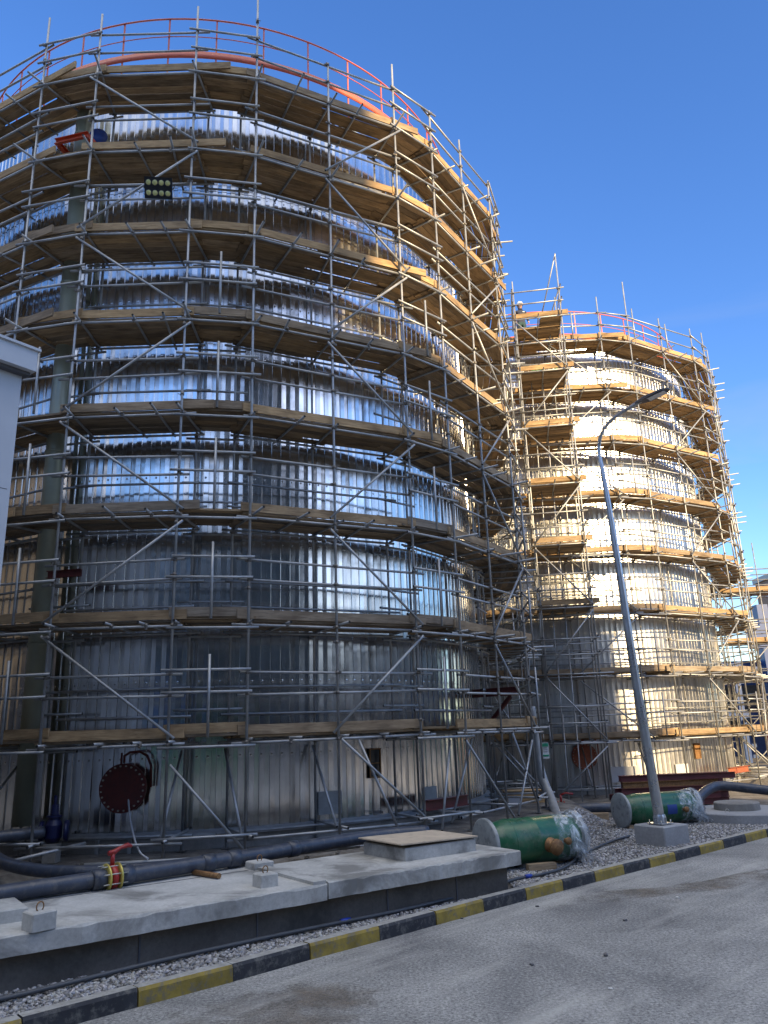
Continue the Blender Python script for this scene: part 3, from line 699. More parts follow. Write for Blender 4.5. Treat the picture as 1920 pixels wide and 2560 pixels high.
# stair tower in front of the farther ring
tA = Vector((4.95, 24.75, 0)); tB = Vector((6.55, 24.5, 0)); tt = (tB - tA).normalized(); tn = Vector((-tt.y, tt.x, 0)); dp = 1.75; LnT = (tB - tA).length
corners = [tA, tB, tA + tn * dp, tB + tn * dp]
for i, c in enumerate(corners): s2.tube('upright_tube', c + up3 * .07, c + up3 * (18.0 + [.0, .95, .5, .2][i]), .0245, 12)
for i in (0, 1): s2.tube('upright_tube', tA + tn * dp * .5 + tt * (LnT * i) + up3 * .07, tA + tn * dp * .5 + tt * (LnT * i) + up3 * 17.2, .0245, 10)
for k, zl in enumerate(LV2):
    for q in (0, 1):
        o_ = tn * (dp * q); s2.tube('ledger_tube', tA + o_ - tt * rnd(.1, .5) + up3 * zl - tn * .05, tB + o_ + tt * rnd(.1, .5) + up3 * zl - tn * .05)
    for q in (0, .5, 1):
        s2.tube('cross_tube', tA + tt * (LnT * q) - tn * rnd(.15, .5) + up3 * (zl + .05), tA + tt * (LnT * q) + tn * (dp + .3) + up3 * (zl + .05))
    for dz in (.6, 1.1):
        for q in (0, 1): s2.tube('guard_rail', tA + tn * (dp * q) - tt * rnd(.1, .6) + up3 * (zl + dz) - tn * .05, tB + tn * (dp * q) + tt * rnd(.05, .3) + up3 * (zl + dz) - tn * .05)
        s2.tube('guard_rail', tA - tn * .2 + up3 * (zl + dz + .05) - tt * .05, tA + tn * (dp + .2) + up3 * (zl + dz + .05) - tt * .05)
        s2.tube('guard_rail', tB - tn * .2 + up3 * (zl + dz + .05) + tt * .05, tB + tn * (dp + .2) + up3 * (zl + dz + .05) + tt * .05)
    for c in corners[:2]: s2.coupler(c + up3 * zl, up3); s2.coupler(c + up3 * (zl + .6), up3); s2.coupler(c + up3 * (zl + 1.1), up3)
    if k >= 2:
        old = [.6, .5, .5, .3, .15, .05, 0, 0][k]
        if k < 7: deck(s2, tA + tn * .1, tt, tn, LnT, zl + .076, 0, dp - .1, old, over=.08)
        else:
            deck(s2, tA + tt * (LnT * .55) + tn * .1, tt, tn, LnT * .45, zl + .076, 0, .75, old, over=.05)
            deck(s2, tA + tn * .85, tt, tn, LnT, zl + .076, 0, dp - .85, old, over=.08)
        toe(s2, tA, tt, tn, LnT, zl + .13, old, .1, .25)
        # ladder run between levels as two stringers inside the tower
    p, q = (tA, tB) if k % 2 else (tB, tA)
    z0_ = LV2[k - 1] if k else .2
    s2.tube('diagonal_brace', p - tn * .06 + up3 * (zl - .1), q - tn * .06 + up3 * (z0_ + .1))
    s2.tube('diagonal_brace', tA - tt * .06 + tn * (dp * (k % 2)) + up3 * (zl - .1), tA - tt * .06 + tn * (dp * (1 - k % 2)) + up3 * (z0_ + .1))
    if k < 7:
        for w in (.35, .75):
            s2.tube('ladder_stringer', tA + tt * w + tn * .45 + up3 * (zl - (1.9 if k else 1.7)), tA + tt * (w + .1) + tn * 1.3 + up3 * (zl + .9), .02, 8)
s2.tube('diagonal_brace', tB + up3 * 18.9 - tn * .05, tA + tt * .9 + tn * dp + up3 * 16.9)
s2.tube('diagonal_brace', tB + up3 * 17.5 + tn * .05, tA + tt * 1.1 + tn * dp + up3 * 16.6)
for x, z1_ in ((7.4, 17.6), (9.9, 18.0), (11.4, 17.7)):
    a_ = math.degrees(math.asin((x - C2.x) / 8.6)); p = cyl_pt(C2, a_, 8.75, 16.5); s2.tube('short_post', p, Vector((p.x, p.y, z1_)))
s2.finish()
# ------------------------------------------------------------------ buildings
# the works building behind the photographer; its shadow lies over the near tank and the yard
def wall_building(name, label, x0, x1, y0, y1, h, mat, rows, cols, cat='building'):
    r_ = empty(name, ((x0 + x1) / 2, (y0 + y1) / 2, 0), label, cat); P = Part(r_)
    P('wall', MB().box(((x0 + x1) / 2, (y0 + y1) / 2, h / 2 - .2), (x1 - x0, y1 - y0, h + .4)), mat)
    P('roof_edge', MB().box(((x0 + x1) / 2, (y0 + y1) / 2, h + .15), (x1 - x0 + .5, y1 - y0 + .5, .3)), 'white_trim')
    for i in range(rows):
        zc = (i + .55) * h / rows; m = MB()
        for j in range(cols):
            xc_ = x0 + (j + .5) * (x1 - x0) / cols; m.box((xc_, y1 + .02, zc), ((x1 - x0) / cols * .6, .08, h / rows * .4))
        P('window_row', m, 'window_dark')
    return r_
wall_building('factory_building', 'tall plain works building behind the photographer, shading the yard, outside the picture', 9, 30.5, -40, -25, 37.5, 'brown_wall', 6, 5)
wall_building('factory_building', 'lower right wing of the works building behind the photographer, outside the picture', 31, 48.5, -40, -25.2, 28.3, 'brown_wall', 5, 5)
wall_building('unseen_workshop', 'long dark unseen workshop behind the photographer to the left, shaped for dark tank reflections', -60, 8.6, -42, -30, 19, 'brown_wall', 4, 16)  # unseen; raised and darkened so the near tank's lower cladding reflects dark

wall_building('added_hall', 'long unseen hall added right of the yard to darken tank reflections, outside the picture', 62, 76, -60, 52, 13, 'brown_wall', 3, 3)  # added out of view to hide bright low sky from the tank reflections
wall_building('added_hall', 'long unseen hall added left of the yard to darken tank reflections, outside the picture', -56, -40, -28, 45, 22, 'brown_wall', 3, 3)  # added out of view to darken what the near tank reflects on its left
r_ = empty('added_fence', (-14, -14, 0), 'unseen green ribbed fence added behind the photographer for green tank reflections, outside the picture', 'fence'); P = Part(r_)  # invented out of view to give the cladding green reflections
m = MB()
for i in range(170): m.box((-34 + i * .25, -14 + (.03 if i % 2 else 0), 1.3), (.24, .03, 2.3))
P('panel', m, 'added_fence_green')
for i in range(15): P('post', MB().box((-34 + i * 3.0, -14.12, 1.3), (.08, .08, 2.6)), 'flange_grey')
for i, x in enumerate((-30, -22.5, -15, -7.5)):  # invented row out of view, there for blue reflections in the cladding
    r_ = empty('added_container', (x, -22, 0), ['first', 'second', 'third', 'last'][i] + ' blue container from the left in the unseen row added for blue tank reflections', 'container'); P = Part(r_); m = MB()
    m.box((x, -22, 2.75), (6.6, 2.4, 5.3)); P('body', m, 'steel_blue'); m = MB()
    for k in range(22): m.box((x - 3.15 + k * .3, -20.77, 2.75), (.14, .05, 5.1))
    P('side_rib', m, 'steel_blue')
# white panel building at the left picture edge
kd = Vector((.60, .80, 0)).normalized()
c0 = Vector((-5.46, 10.70, 0)); nrm = Vector((kd.y, -kd.x, 0))
r_ = empty('panel_building', (c0.x - 2, c0.y - 2, 0), 'pale grey metal clad building corner with a roof trim at the left edge', 'building'); P = Part(r_)
zt = 7.82
m = MB(); m.board(c0 - kd * 8, kd, -nrm, up3, 8, 4.5, zt); P('wall', m, 'white_panel')
m = MB()
for i in range(1, 8): m.board(c0 - kd * (i * 1.0 + .02) + nrm * .004, kd, -nrm, up3, .02, .01, zt)
for z in (1.5, 3.0, 4.5, 6.0): m.board(c0 - kd * 7.9 + nrm * .003 + up3 * z, kd, -nrm, up3, 7.85, .008, .012)
P('panel_joint', m, 'soffit_dark')
m = MB(); m.board(c0 - kd * 8 + nrm * .12 + up3 * (zt + .0), kd, -nrm, up3, 8.06, 4.8, .05); P('soffit', m, 'soffit_dark')
m = MB(); m.board(c0 - kd * 8 + nrm * .22 + up3 * (zt + .05), kd, -nrm, up3, 8.1, 4.95, .36); P('fascia', m, 'white_trim')
m = MB(); m.board(c0 - kd * 8 + nrm * .26 + up3 * (zt + .38), kd, -nrm, up3, 8.13, 5.0, .04); P('roof', m, 'white_trim')

# ------------------------------------------------------------------ concrete slab with its base
ft = Vector((.8085, .5885, 0)); fn = Vector((-.5885, .8085, 0)); J = Vector((-.85, 10.45, 0))
def quad(a0, a1, d0, d1): return [tuple((J + ft * a + fn * d).xy) for a, d in ((a0, d0), (a1, d0), (a1, d1), (a0, d1))]
def rough_slab(poly_a0, a1, d0, d1, z0, z1, seed):
    m = MB(); n = 40; rs = random.Random(seed)
    e = [rs.uniform(-.012, .012) for _ in range(n + 1)]
    # subdivided front edge so the arris is uneven
    for i in range(n + 1):
        a = poly_a0 + (a1 - poly_a0) * i / n
        for (d, z) in ((d1, z0), (d0 + e[i], z0), (d0 + e[i] * .6, z1 - .02 + e[i]), (d0 + .02 + e[i], z1), (d1, z1)):
            p = J + ft * a + fn * d; m.v.append(Vector((p.x, p.y, z)))
    for i in range(n):
        for k in range(5):
            j = (k + 1) % 5; o = i * 5; m.face((o + k, o + 5 + k, o + 5 + j, o + j))
    m.face(tuple(range(4, -1, -1))); m.face(tuple(n * 5 + k for k in range(5)))
    return m
r_ = empty('concrete_slab', (J.x, J.y, .1), 'long thick concrete slab on a darker recessed base beside the gravel strip', 'slab'); P = Part(r_)
P('slab_section', rough_slab(-6.2, -.008, 0, 2.3, .445, .635, 3), 'slab_concrete')
P('slab_section', rough_slab(.008, 3.36, 0, 1.75, .455, .65, 5), 'slab_concrete')
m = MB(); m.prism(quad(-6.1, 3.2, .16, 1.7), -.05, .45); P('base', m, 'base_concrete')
m = MB(); m.prism(quad(-.2, -.02, .02, 2.25), .63, .672); P('joint_kerb', m, 'slab_concrete')
for a in (-4.3, -2.3, -.9, 1.0, 2.2): P('formwork_joint', MB().prism(quad(a, a + .02, .15, .2), .0, .444), 'soffit_dark')
P('crack', MB().prism(quad(-5.8, -.3, 1.62, 1.65), .6, .638), 'soffit_dark')
# square inspection hatch with a plywood lid
def hatch(cx_, cy_, w, d, z0, hh, yaw, label, lid=True):
    r_ = empty('inspection_hatch', (cx_, cy_, z0), label, 'hatch'); P = Part(r_)
    P('collar', MB().box((cx_, cy_, z0 + hh / 2), (w, d, hh), yaw, bev=.012), 'slab_concrete')
    if lid:
        m = MB(); rx = Vector((math.cos(yaw), math.sin(yaw), -.02)).normalized(); ry = Vector((-math.sin(yaw), math.cos(yaw), 0)); m.board(Vector((cx_, cy_, z0 + hh + .035)) - rx * (w * .56) - ry * (d * .53), rx, ry, up3, w * 1.07, d * 1.04, .018); P('plywood_lid', m, 'plywood')
        P('lid_bearer', MB().box((cx_, cy_, z0 + hh + .006), (w * .9, .05, .018), yaw), 'lamp_black')
    return r_
hy = math.atan2(ft.y, ft.x)
hc = J + ft * 2.25 + fn * 1.02
hatch(hc.x, hc.y, 1.35, 1.05, .65, .17, hy, 'square concrete inspection hatch with a plywood lid on the right end of the slab')
hc = J + ft * -3.8 + fn * .95
hatch(hc.x, hc.y, .9, .7, .635, .13, hy, 'low concrete hatch collar cut by the left picture edge on the slab', False)
def block(x, y, z, s_, h, label, yaw=0):
    r_ = empty('lifting_block', (x, y, z), label, 'concrete block', 'small concrete lifting blocks with wire loops'); P = Part(r_)
    P('block', MB().box((x, y, z + h / 2), (s_, s_, h), yaw, bev=.012), 'slab_concrete')
    pts = [(x + .045 * math.cos(w) * math.cos(yaw + .3), y + .045 * math.cos(w) * math.sin(yaw + .3), z + h + .035 + .045 * math.sin(w)) for w in [(-.9 + (PI + 1.8) * i / 12) for i in range(13)]]
    P('lifting_loop', MB().path(pts, .007, 6), 'rusty_metal')
block(-3.62, 8.56, .635, .25, .17, 'concrete lifting block with a loop, nearest the left picture edge', hy + .2)
block(-1.63, 10.42, .635, .24, .15, 'concrete lifting block with a loop on mid slab, just left of the raised joint', hy)
block(-1.92, 11.75, .61, .3, .12, 'half sunk concrete lifting block with a loop beside the black pipe', hy)
block(.09, 12.12, .65, .24, .14, 'concrete lifting block with a loop in front of the plywood covered hatch', hy)

# ------------------------------------------------------------------ pipes on the slab
r_ = empty('black_pipe', (-3.6, 10.9, .6), 'long black plastic pipe lying along the slab through a red valve', 'pipe'); P = Part(r_)
pts = [(-6.6, 8.1, .74), (-4.66, 9.8, .75), (-3.77, 10.52, .755), (-2.9, 11.28, .758), (-2.0, 12.1, .76), (-1.1, 12.95, .77), (-.2, 13.65, .78), (.55, 14.0, .77)]
def smooth(pts, k=6):
    P_ = [Vector(p) for p in pts]; o = []
    for i in range(len(P_) - 1):
        a, b_, c, d = P_[max(0, i - 1)], P_[i], P_[i + 1], P_[min(len(P_) - 1, i + 2)]
        for j in range(k):
            u = j / k; o.append(.5 * ((2 * b_) + (c - a) * u + (2 * a - 5 * b_ + 4 * c - d) * u * u + (3 * b_ - a - 3 * c + d) * u ** 3))
    return o + [P_[-1]]
sp_ = smooth(pts)
P('pipe_run', MB().path(sp_, .1, 24), 'pipe_black')
for i in (14, 20, 22, 27): 
    d = (sp_[i + 1] - sp_[i]).normalized(); P('pipe_coupling', MB().lathe(sp_[i], [(.1, -.09), (.113, -.085), (.113, .085), (.1, .09)], 24, ax=d), 'pipe_black')
vp = Vector((-3.62, 10.64, .755)); d = Vector((.72, .69, 0)).normalized()
r_ = empty('butterfly_valve', tuple(vp), 'red lever valve between two yellow flanges on the black pipe', 'valve'); P = Part(r_)
for s_ in (-1, 1):
    P('flange', MB().lathe(vp + d * .075 * s_, [(.1, -.012), (.17, -.012), (.175, 0), (.17, .012), (.1, .012)], 32, ax=d), 'flange_yellow')
    P('stub_end', MB().lathe(vp + d * .17 * s_, [(.1, -.09), (.125, -.08), (.125, .05), (.1, .1)], 28, ax=d), 'pipe_black')
P('valve_body', MB().lathe(vp, [(.1, -.04), (.15, -.035), (.155, 0), (.15, .035), (.1, .04)], 32, ax=d), 'valve_red')
e_ = d.cross(up3)
for i in range(8):
    w = 2 * PI * (i + .5) / 8; q = vp + (e_ * math.cos(w) + up3 * math.sin(w)) * .15; P('bolt', MB().tube(q - d * .16, q + d * .16, .009, 6, cap=0), 'bolt_zinc')
P('valve_neck', MB().tube(vp + up3 * .13, vp + up3 * .29, .028, 12, cap=0), 'valve_red')
m = MB(); m.path([vp + up3 * .29 - d * .06, vp + up3 * .30 + d * .02, vp + up3 * .34 + d * .10, vp + up3 * .36 + d * .20, vp + up3 * .34 + d * .25], [.03, .034, .022, .032, .02], 8); P('lever', m, 'valve_red')
r_ = empty('black_pipe', (-5.2, 12.3, .5), 'black pipe curving in from the left edge behind the red valve', 'pipe'); P = Part(r_)
P('pipe_run', MB().path(smooth([(-8.0, 14.6, .95), (-7.2, 13.9, .9), (-6.5, 13.2, .8), (-5.8, 12.45, .7), (-5.0, 11.95, .66), (-4.1, 11.75, .66), (-3.2, 12.0, .66), (-2.3, 12.6, .66)]), .09, 20), 'pipe_black')
r_ = empty('black_pipe', (-6.3, 13.4, .9), 'short black pipe rising to the blue gate valve at the left edge', 'pipe'); P = Part(r_)
P('pipe_run', MB().path(smooth([(-7.6, 12.8, .8), (-6.9, 13.1, .95), (-6.3, 13.5, .98), (-5.9, 13.85, .98)]), .095, 20), 'pipe_black')
tag(MB().tube((-2.75, 11.35, .675), (-2.32, 10.98, .675), .035, 12, cap=0).build('pipe_offcut', 'rusty_metal'), 'short rusty pipe offcut sticking out from under the black pipe', 'pipe offcut')
# white conduit hanging from the manhole
tag(MB().path(smooth([(-4.85, 14.9, 1.9), (-4.82, 14.82, 1.45), (-4.7, 14.6, 1.1), (-4.45, 14.1, .82), (-4.15, 13.5, .66), (-3.9, 13.1, .62)]), .016, 8).build('hanging_hose', 'white_trim'), 'thin pale hose hanging down across the dark red manhole cover', 'hose')
# plank/pipe clutter behind the slab
for i, (p, q, rr, mt, lb) in enumerate([((-2.0, 12.75, .68), (.3, 14.3, .66), .03, 'white_debris', 'pale conduit lying behind the long black pipe'),
        ((-4.9, 13.1, .55), (-3.1, 13.35, .55), .035, 'flange_grey', 'grey tube lying on the soil below the manhole cover'),
        ((-1.9, 13.3, .56), (-.6, 13.9, .58), .02, 'white_trim', 'thin white rod among the loose rods behind the black pipe'),
        ((-6.2, 13.0, .62), (-5.2, 13.9, .78), .03, 'galvanised_tube', 'scaffold tube leaning low beside the blue gate valve')]):
    tag(MB().tube(p, q, rr, 10, cap=0).build('loose_tube', mt), lb, 'tube')
for i in range(9):
    a = -2.3 + .09 * i; tag(MB().tube((a, 12.95 + .05 * i, .58 + .012 * (i % 3)), (a + 1.35, 13.65 + rnd(-.05, .05) + .05 * i, .6 + .012 * (i % 3)), .012, 6, cap=0).build('loose_rod', 'white_trim'), 'thin pale rod in the loose bundle behind the long black pipe', 'rod', 'thin rods bundled behind the pipe')
m = MB()
for i in range(60):
    x = rnd(-5.4, -.6); y = 13.0 + rnd(0, 1.2) + (x + 3) * .18; s_ = rnd(.02, .09); m.box((x, y, gz(x, y) + s_ * .3), (s_, s_ * rnd(.5, 1), s_ * rnd(.3, .7)), rnd(0, 3))
tag(m.build('rubble', 'soil'), 'scattered clods and rubble on the soil under the near tank', 'rubble', kind='stuff')
# grey hose along the gravel with blue joints
hp = [(-5.4, 6.75, .17), (-3.78, 8.02, .16), (-3.24, 8.5, .16), (-2.61, 9.1, .16), (-1.87, 9.72, .16), (-.99, 10.4, .16), (.04, 11.2, .15), (.9, 11.98, .15), (1.45, 12.6, .15), (1.9, 13.12, .15), (2.28, 13.36, .15), (2.78, 13.88, .16), (3.33, 15.0, .17), (3.77, 15.8, .16), (4.42, 16.75, .16), (4.91, 17.4, .14)]
r_ = empty('hose', (-.2, 11, .12), 'grey hose with blue joints snaking along the gravel to the lamp post', 'hose'); P = Part(r_)
P('hose_run', MB().path(smooth(hp, 8), .024, 10), 'hose_grey')
for q, q2 in (((-.72, 10.62, .16), (-.60, 10.72, .16)), ((2.02, 13.2, .155), (2.13, 13.27, .155))): P('hose_joint', MB().path([q, tuple((Vector(q) + Vector(q2)) / 2), q2], [.03, .034, .03], 12), 'hose_blue')

# ------------------------------------------------------------------ green vessels
def vessel(A, B, rad, label, blue=False, nozzle=True, seed=0):
    A = Vector(A); B = Vector(B); d = (B - A).normalized(); Ln = (B - A).length; rs = random.Random(seed)
    s_ = d.cross(up3).normalized()       # towards the viewer side
    if s_.y > 0: s_ = -s_
    r_ = empty('pressure_vessel', (A.x, A.y, A.z - rad), label, 'vessel', 'green vessels lying on the gravel'); P = Part(r_)
    R1 = rad * .91
    shell = P('shell', MB().lathe(A, [(rad * .7, .05), (rad * .72, .1), (rad * .80, .18), (R1 * .97, .34), (R1, .42), (R1, .9), (R1 * 1.004, .905), (R1 * 1.004, .915), (R1, .92), (R1, Ln - .3), (R1 * .97, Ln - .2), (rad * .8, Ln - .05)], 56, ax=d), 'vessel_green')
    P('weld_seam', MB().lathe(A, [(R1, .425), (R1 + .006, .43), (R1 + .006, .445), (R1, .45)], 56, ax=d), 'vessel_green', shell)
    P('end_flange', MB().lathe(A, [(.001, -.001), (rad * .92, -.001), (rad, .0), (rad, .06), (rad * .6, .06)], 56, ax=d, smooth=False), 'flange_grey')
    P('film_cover', MB().lathe(A, [(.001, -.012), (rad * .5, -.02), (rad * .96, -.008), (rad * 1.012, .0), (rad * 1.014, .05)], 56, ax=d), 'flange_film')
    P('end_flange', MB().lathe(B, [(rad * .6, -.07), (rad, -.07), (rad, .0), (.001, .0)], 56, ax=d, smooth=False), 'flange_grey')
    # crumpled plastic sheet over the right end, gathered on the shell and hanging in a tail
    m = MB(); n = 64; rows = [(-.46, R1 * 1.01, .004), (-.38, R1 * 1.02, .01), (-.3, R1 * 1.04, .025), (-.2, rad * .97, .03), (-.08, rad * 1.03, .012), (.0, rad * 1.06, .02), (.05, rad * .98, .03), (.09, rad * .6, .05), (.08, .01, .0)]
    a_ = s_; e_ = d.cross(a_)
    for (h, rr_, am) in rows:
        ph = rs.uniform(0, 6)
        for i in range(n):
            w = 2 * PI * i / n; k = 1 + am * (math.sin(9 * w + ph) * .5 + math.sin(17 * w + ph * 2) * .35 + rs.uniform(-.04, .04)); hh = h - .14 * math.cos(w) * (h < -.25)
            m.v.append(B + d * hh + (a_ * math.cos(w) + e_ * math.sin(w)) * rr_ * k)
    for k in range(len(rows) - 1):
        for i in range(n): j = (i + 1) % n; o = k * n + i; m.face((o, k * n + j, k * n + n + j, o + n), smooth=True)
    P('plastic_wrap', m, 'plastic_film')
    m = MB(); top = B - d * .42 + s_ * R1 * .95 + up3 * .1
    cols = 9; rws = 9
    for j in range(rws):
        f = j / (rws - 1)
        for i in range(cols):
            g = i / (cols - 1) - .5
            p = top + d * (g * (.16 + .3 * f) + .42 * f) + s_ * (.06 + .10 * math.sin(f * 2.6) + .035 * math.sin(g * 22 + f * 6)); p.z = max(.15, top.z - f * (top.z - .13)) + (.03 * math.sin(g * 15) if f > .9 else 0); m.v.append(p)
    for j in range(rws - 1):
        for i in range(cols - 1): o = j * cols + i; m.face((o, o + 1, o + cols + 1, o + cols), smooth=True)
    P('plastic_tail', m, 'plastic_film')
    if nozzle:
        q = A + d * (Ln * .58) - up3 * rad * .12 + s_ * (R1 * .93)
        P('nozzle', MB().lathe(q, [(.075, 0), (.12, .0), (.12, .035), (.07, .06), (.055, .11), (.07, .16), (.13, .18), (.13, .215), (.001, .22)], 20, ax=(s_ - up3 * .1).normalized()), 'rusty_metal')
        q = A + d * (Ln * .75) - up3 * rad * .02 + s_ * (R1 * .93)
        P('nozzle', MB().lathe(q, [(.04, 0), (.04, .1), (.06, .1), (.06, .13), (.001, .13)], 16, ax=s_), 'rusty_metal')
    if not nozzle: P('nozzle', MB().lathe(A + d * (Ln * .74) + s_ * (R1 * .93) - up3 * .03, [(.04, 0), (.04, .1), (.065, .1), (.065, .13), (.001, .13)], 16, ax=s_), 'rusty_metal')
    if blue: 
        m = MB(); 
        for j in range(7):
            w = -.35 + j * .1
            for i in (0, 1): m.v.append(A + d * (Ln * (.52 + .13 * i)) + (s_ * math.cos(w) + up3 * math.sin(w)) * (R1 + .006))
        for j in range(6): m.face((2 * j, 2 * j + 1, 2 * j + 3, 2 * j + 2))
        P('label_plate', m, 'label_blue')
    return r_
vessel((1.50, 14.0, .53), (3.18, 14.78, .53), .41, 'green vessel nearest the slab, its right end wrapped in clear plastic', seed=3)
vessel((5.18, 18.9, .49), (7.08, 19.5, .49), .375, 'green vessel behind the street lamp, with a blue plate and a plastic wrapped end', blue=True, nozzle=False, seed=8)
def timber(c, d, yaw, label, mat='scaffold_board', tint=(1, .3)):
    m = MB(); rx = Vector((math.cos(yaw), math.sin(yaw), 0)); ry = Vector((-rx.y, rx.x, 0)); c = Vector(c)
    m.board(c - rx * d[0] / 2 - ry * d[1] / 2, rx, ry, up3, d[0], d[1], d[2], tint=tint); return tag(m.build('timber_block', mat), label, 'timber')
timber((2.42, 13.98, .12), (.5, .13, .1), .25, 'short timber block in front of the nearer green vessel', tint=(1.1, .6))
timber((2.15, 14.25, .12), (.2, .16, .14), .9, 'broken concrete grey chock under the nearer green vessel', tint=(1.2, 1))
timber((3.0, 14.72, .12), (.55, .12, .05), .5, 'flat timber wedge below the plastic wrapped end of the nearer vessel', tint=(1.1, .4))
timber((5.6, 18.85, .12), (.7, .12, .06), .35, 'flat timber bearer under the vessel behind the street lamp', tint=(1, .5))

# ------------------------------------------------------------------ street lamp
r_ = empty('street_lamp', (5.25, 16.3, .1), 'tall galvanised street lamp with a curved arm on a concrete footing', 'street lamp'); P = Part(r_)
P('footing', MB().box((5.27, 16.42, .26), (.74, .74, .42), R(33), bev=.02), 'pale_concrete')
b0 = Vector((5.25, 16.36, .47))
P('base_plate', MB().box(b0 + up3 * .025, (.36, .36, .02), R(33)), 'pole_zinc')
for i in range(4):
    w = R(33 + 90 * i); P('gusset', MB().board(b0 + up3 * .036 + Vector((math.cos(w), math.sin(w), 0)) * .1 - Vector((-math.sin(w), math.cos(w), 0)) * .004, (math.cos(w), math.sin(w), 0), (-math.sin(w), math.cos(w), 0), (0, 0, 1), .06, .008, .1), 'pole_zinc')
    w += PI / 4; P('anchor_bolt', MB().tube(b0 + Vector((math.cos(w), math.sin(w), 0)) * .2, b0 + Vector((math.cos(w), math.sin(w), .09)) * 1 + Vector((math.cos(w), math.sin(w), 0)) * -.8 + up3 * 0, .012, 6, cap=0), 'bolt_zinc')
pp = [(5.25, 16.36, .5), (5.11, 16.38, 3.27), (5.03, 16.4, 5.82), (4.95, 16.42, 7.65), (4.91, 16.43, 8.25), (4.93, 16.40, 8.55), (5.03, 16.29, 8.82), (5.25, 16.07, 9.02), (5.55, 15.76, 9.14), (5.75, 15.55, 9.2)]
sm = smooth(pp, 6); rad = [.105 - .065 * min(1, i / 24) for i in range(len(sm))]
P('pole', MB().path(sm, rad, 20), 'pole_zinc')
P('pole_collar', MB().lathe((5.25, 16.36, 0), [(.13, .49), (.125, .6), (.108, .66)], 20), 'pole_zinc')
P('access_door', MB().box((5.2, 16.275, 1.25), (.07, .02, .3), R(5)), 'pole_zinc')
hd = Vector((.69, -.72, .10)).normalized(); hs_ = hd.cross(up3).normalized(); hu = hs_.cross(hd); h0 = Vector((5.62, 15.69, 9.17))
m = MB(); n = 10; ws = [.05, .06, .1, .13, .14, .14, .14, .14, .12, .05]; th = [.04, .05, .06, .06, .055, .05, .045, .04, .035, .02]
for i in range(n):
    c = h0 + hd * (.78 * i / (n - 1))
    for (a_, b_) in ((-1, -.6), (1, -.6), (1, .3), (.5, 1), (-.5, 1), (-1, .3)): m.v.append(c + hs_ * ws[i] * a_ + hu * th[i] * b_)
for i in range(n - 1):
    for k in range(6): j = (k + 1) % 6; m.face((i * 6 + k, i * 6 + j, i * 6 + 6 + j, i * 6 + 6 + k))
m.face(tuple(range(6))); m.face(tuple((n - 1) * 6 + k for k in reversed(range(6))))
hd_o = P('lamp_head', m, 'soffit_dark')
m = MB(); m.board(h0 + hd * .3 - hs_ * .09 - hu * .045, hd, hs_, hu, .4, .18, .01); P('lens', m, 'tag_white', hd_o)

# ------------------------------------------------------------------ floodlight on the near scaffold
fc = Vector((-4.42, 13.42, 13.35)); a_ = R(3)
r_ = empty('floodlight', tuple(fc), 'black floodlight with eight round yellow lenses clamped to the near scaffold', 'floodlight'); P = Part(r_)
fn_ = Vector((.05, -.86, -.5)).normalized(); fs = Vector((1, .06, -.06)); fs = (fs - fn_ * fs.dot(fn_)).normalized(); fu_ = fn_.cross(fs) * -1
if fu_.z < 0: fu_ = -fu_
w_, h_ = .56, .42
m = MB(); m.board(fc - fs * w_ / 2 - fu_ * h_ / 2, fs, fu_, fn_, w_, h_, .05)
for k in range(9): m.board(fc - fs * (w_ / 2 - .03 - k * .0625) - fu_ * h_ * .45 - fn_ * .05, fs, fu_, fn_, .008, h_ * .9, .048)
P('housing', m, 'lamp_black')
for j in (-1, 1):
    for i in range(4):
        c = fc + fs * (-.195 + .13 * i) + fu_ * (.1 * j) + fn_ * .052; P('lens', MB().lathe(c, [(.052, -.01), (.052, .008), (.035, .016), (.001, .02)], 20, ax=fn_), 'lens_yellow')
        P('lens_ring', MB().lathe(c, [(.053, -.004), (.06, -.004), (.06, .01), (.053, .01)], 20, ax=fn_), 'soffit_dark')
P('bracket', MB().path([fc - fs * (w_ / 2 + .012), fc - fs * (w_ / 2 + .02) - fn_ * .16 + fu_ * .1, fc + fs * (w_ / 2 + .02) - fn_ * .16 + fu_ * .1, fc + fs * (w_ / 2 + .012)], .012, 6), 'lamp_black')

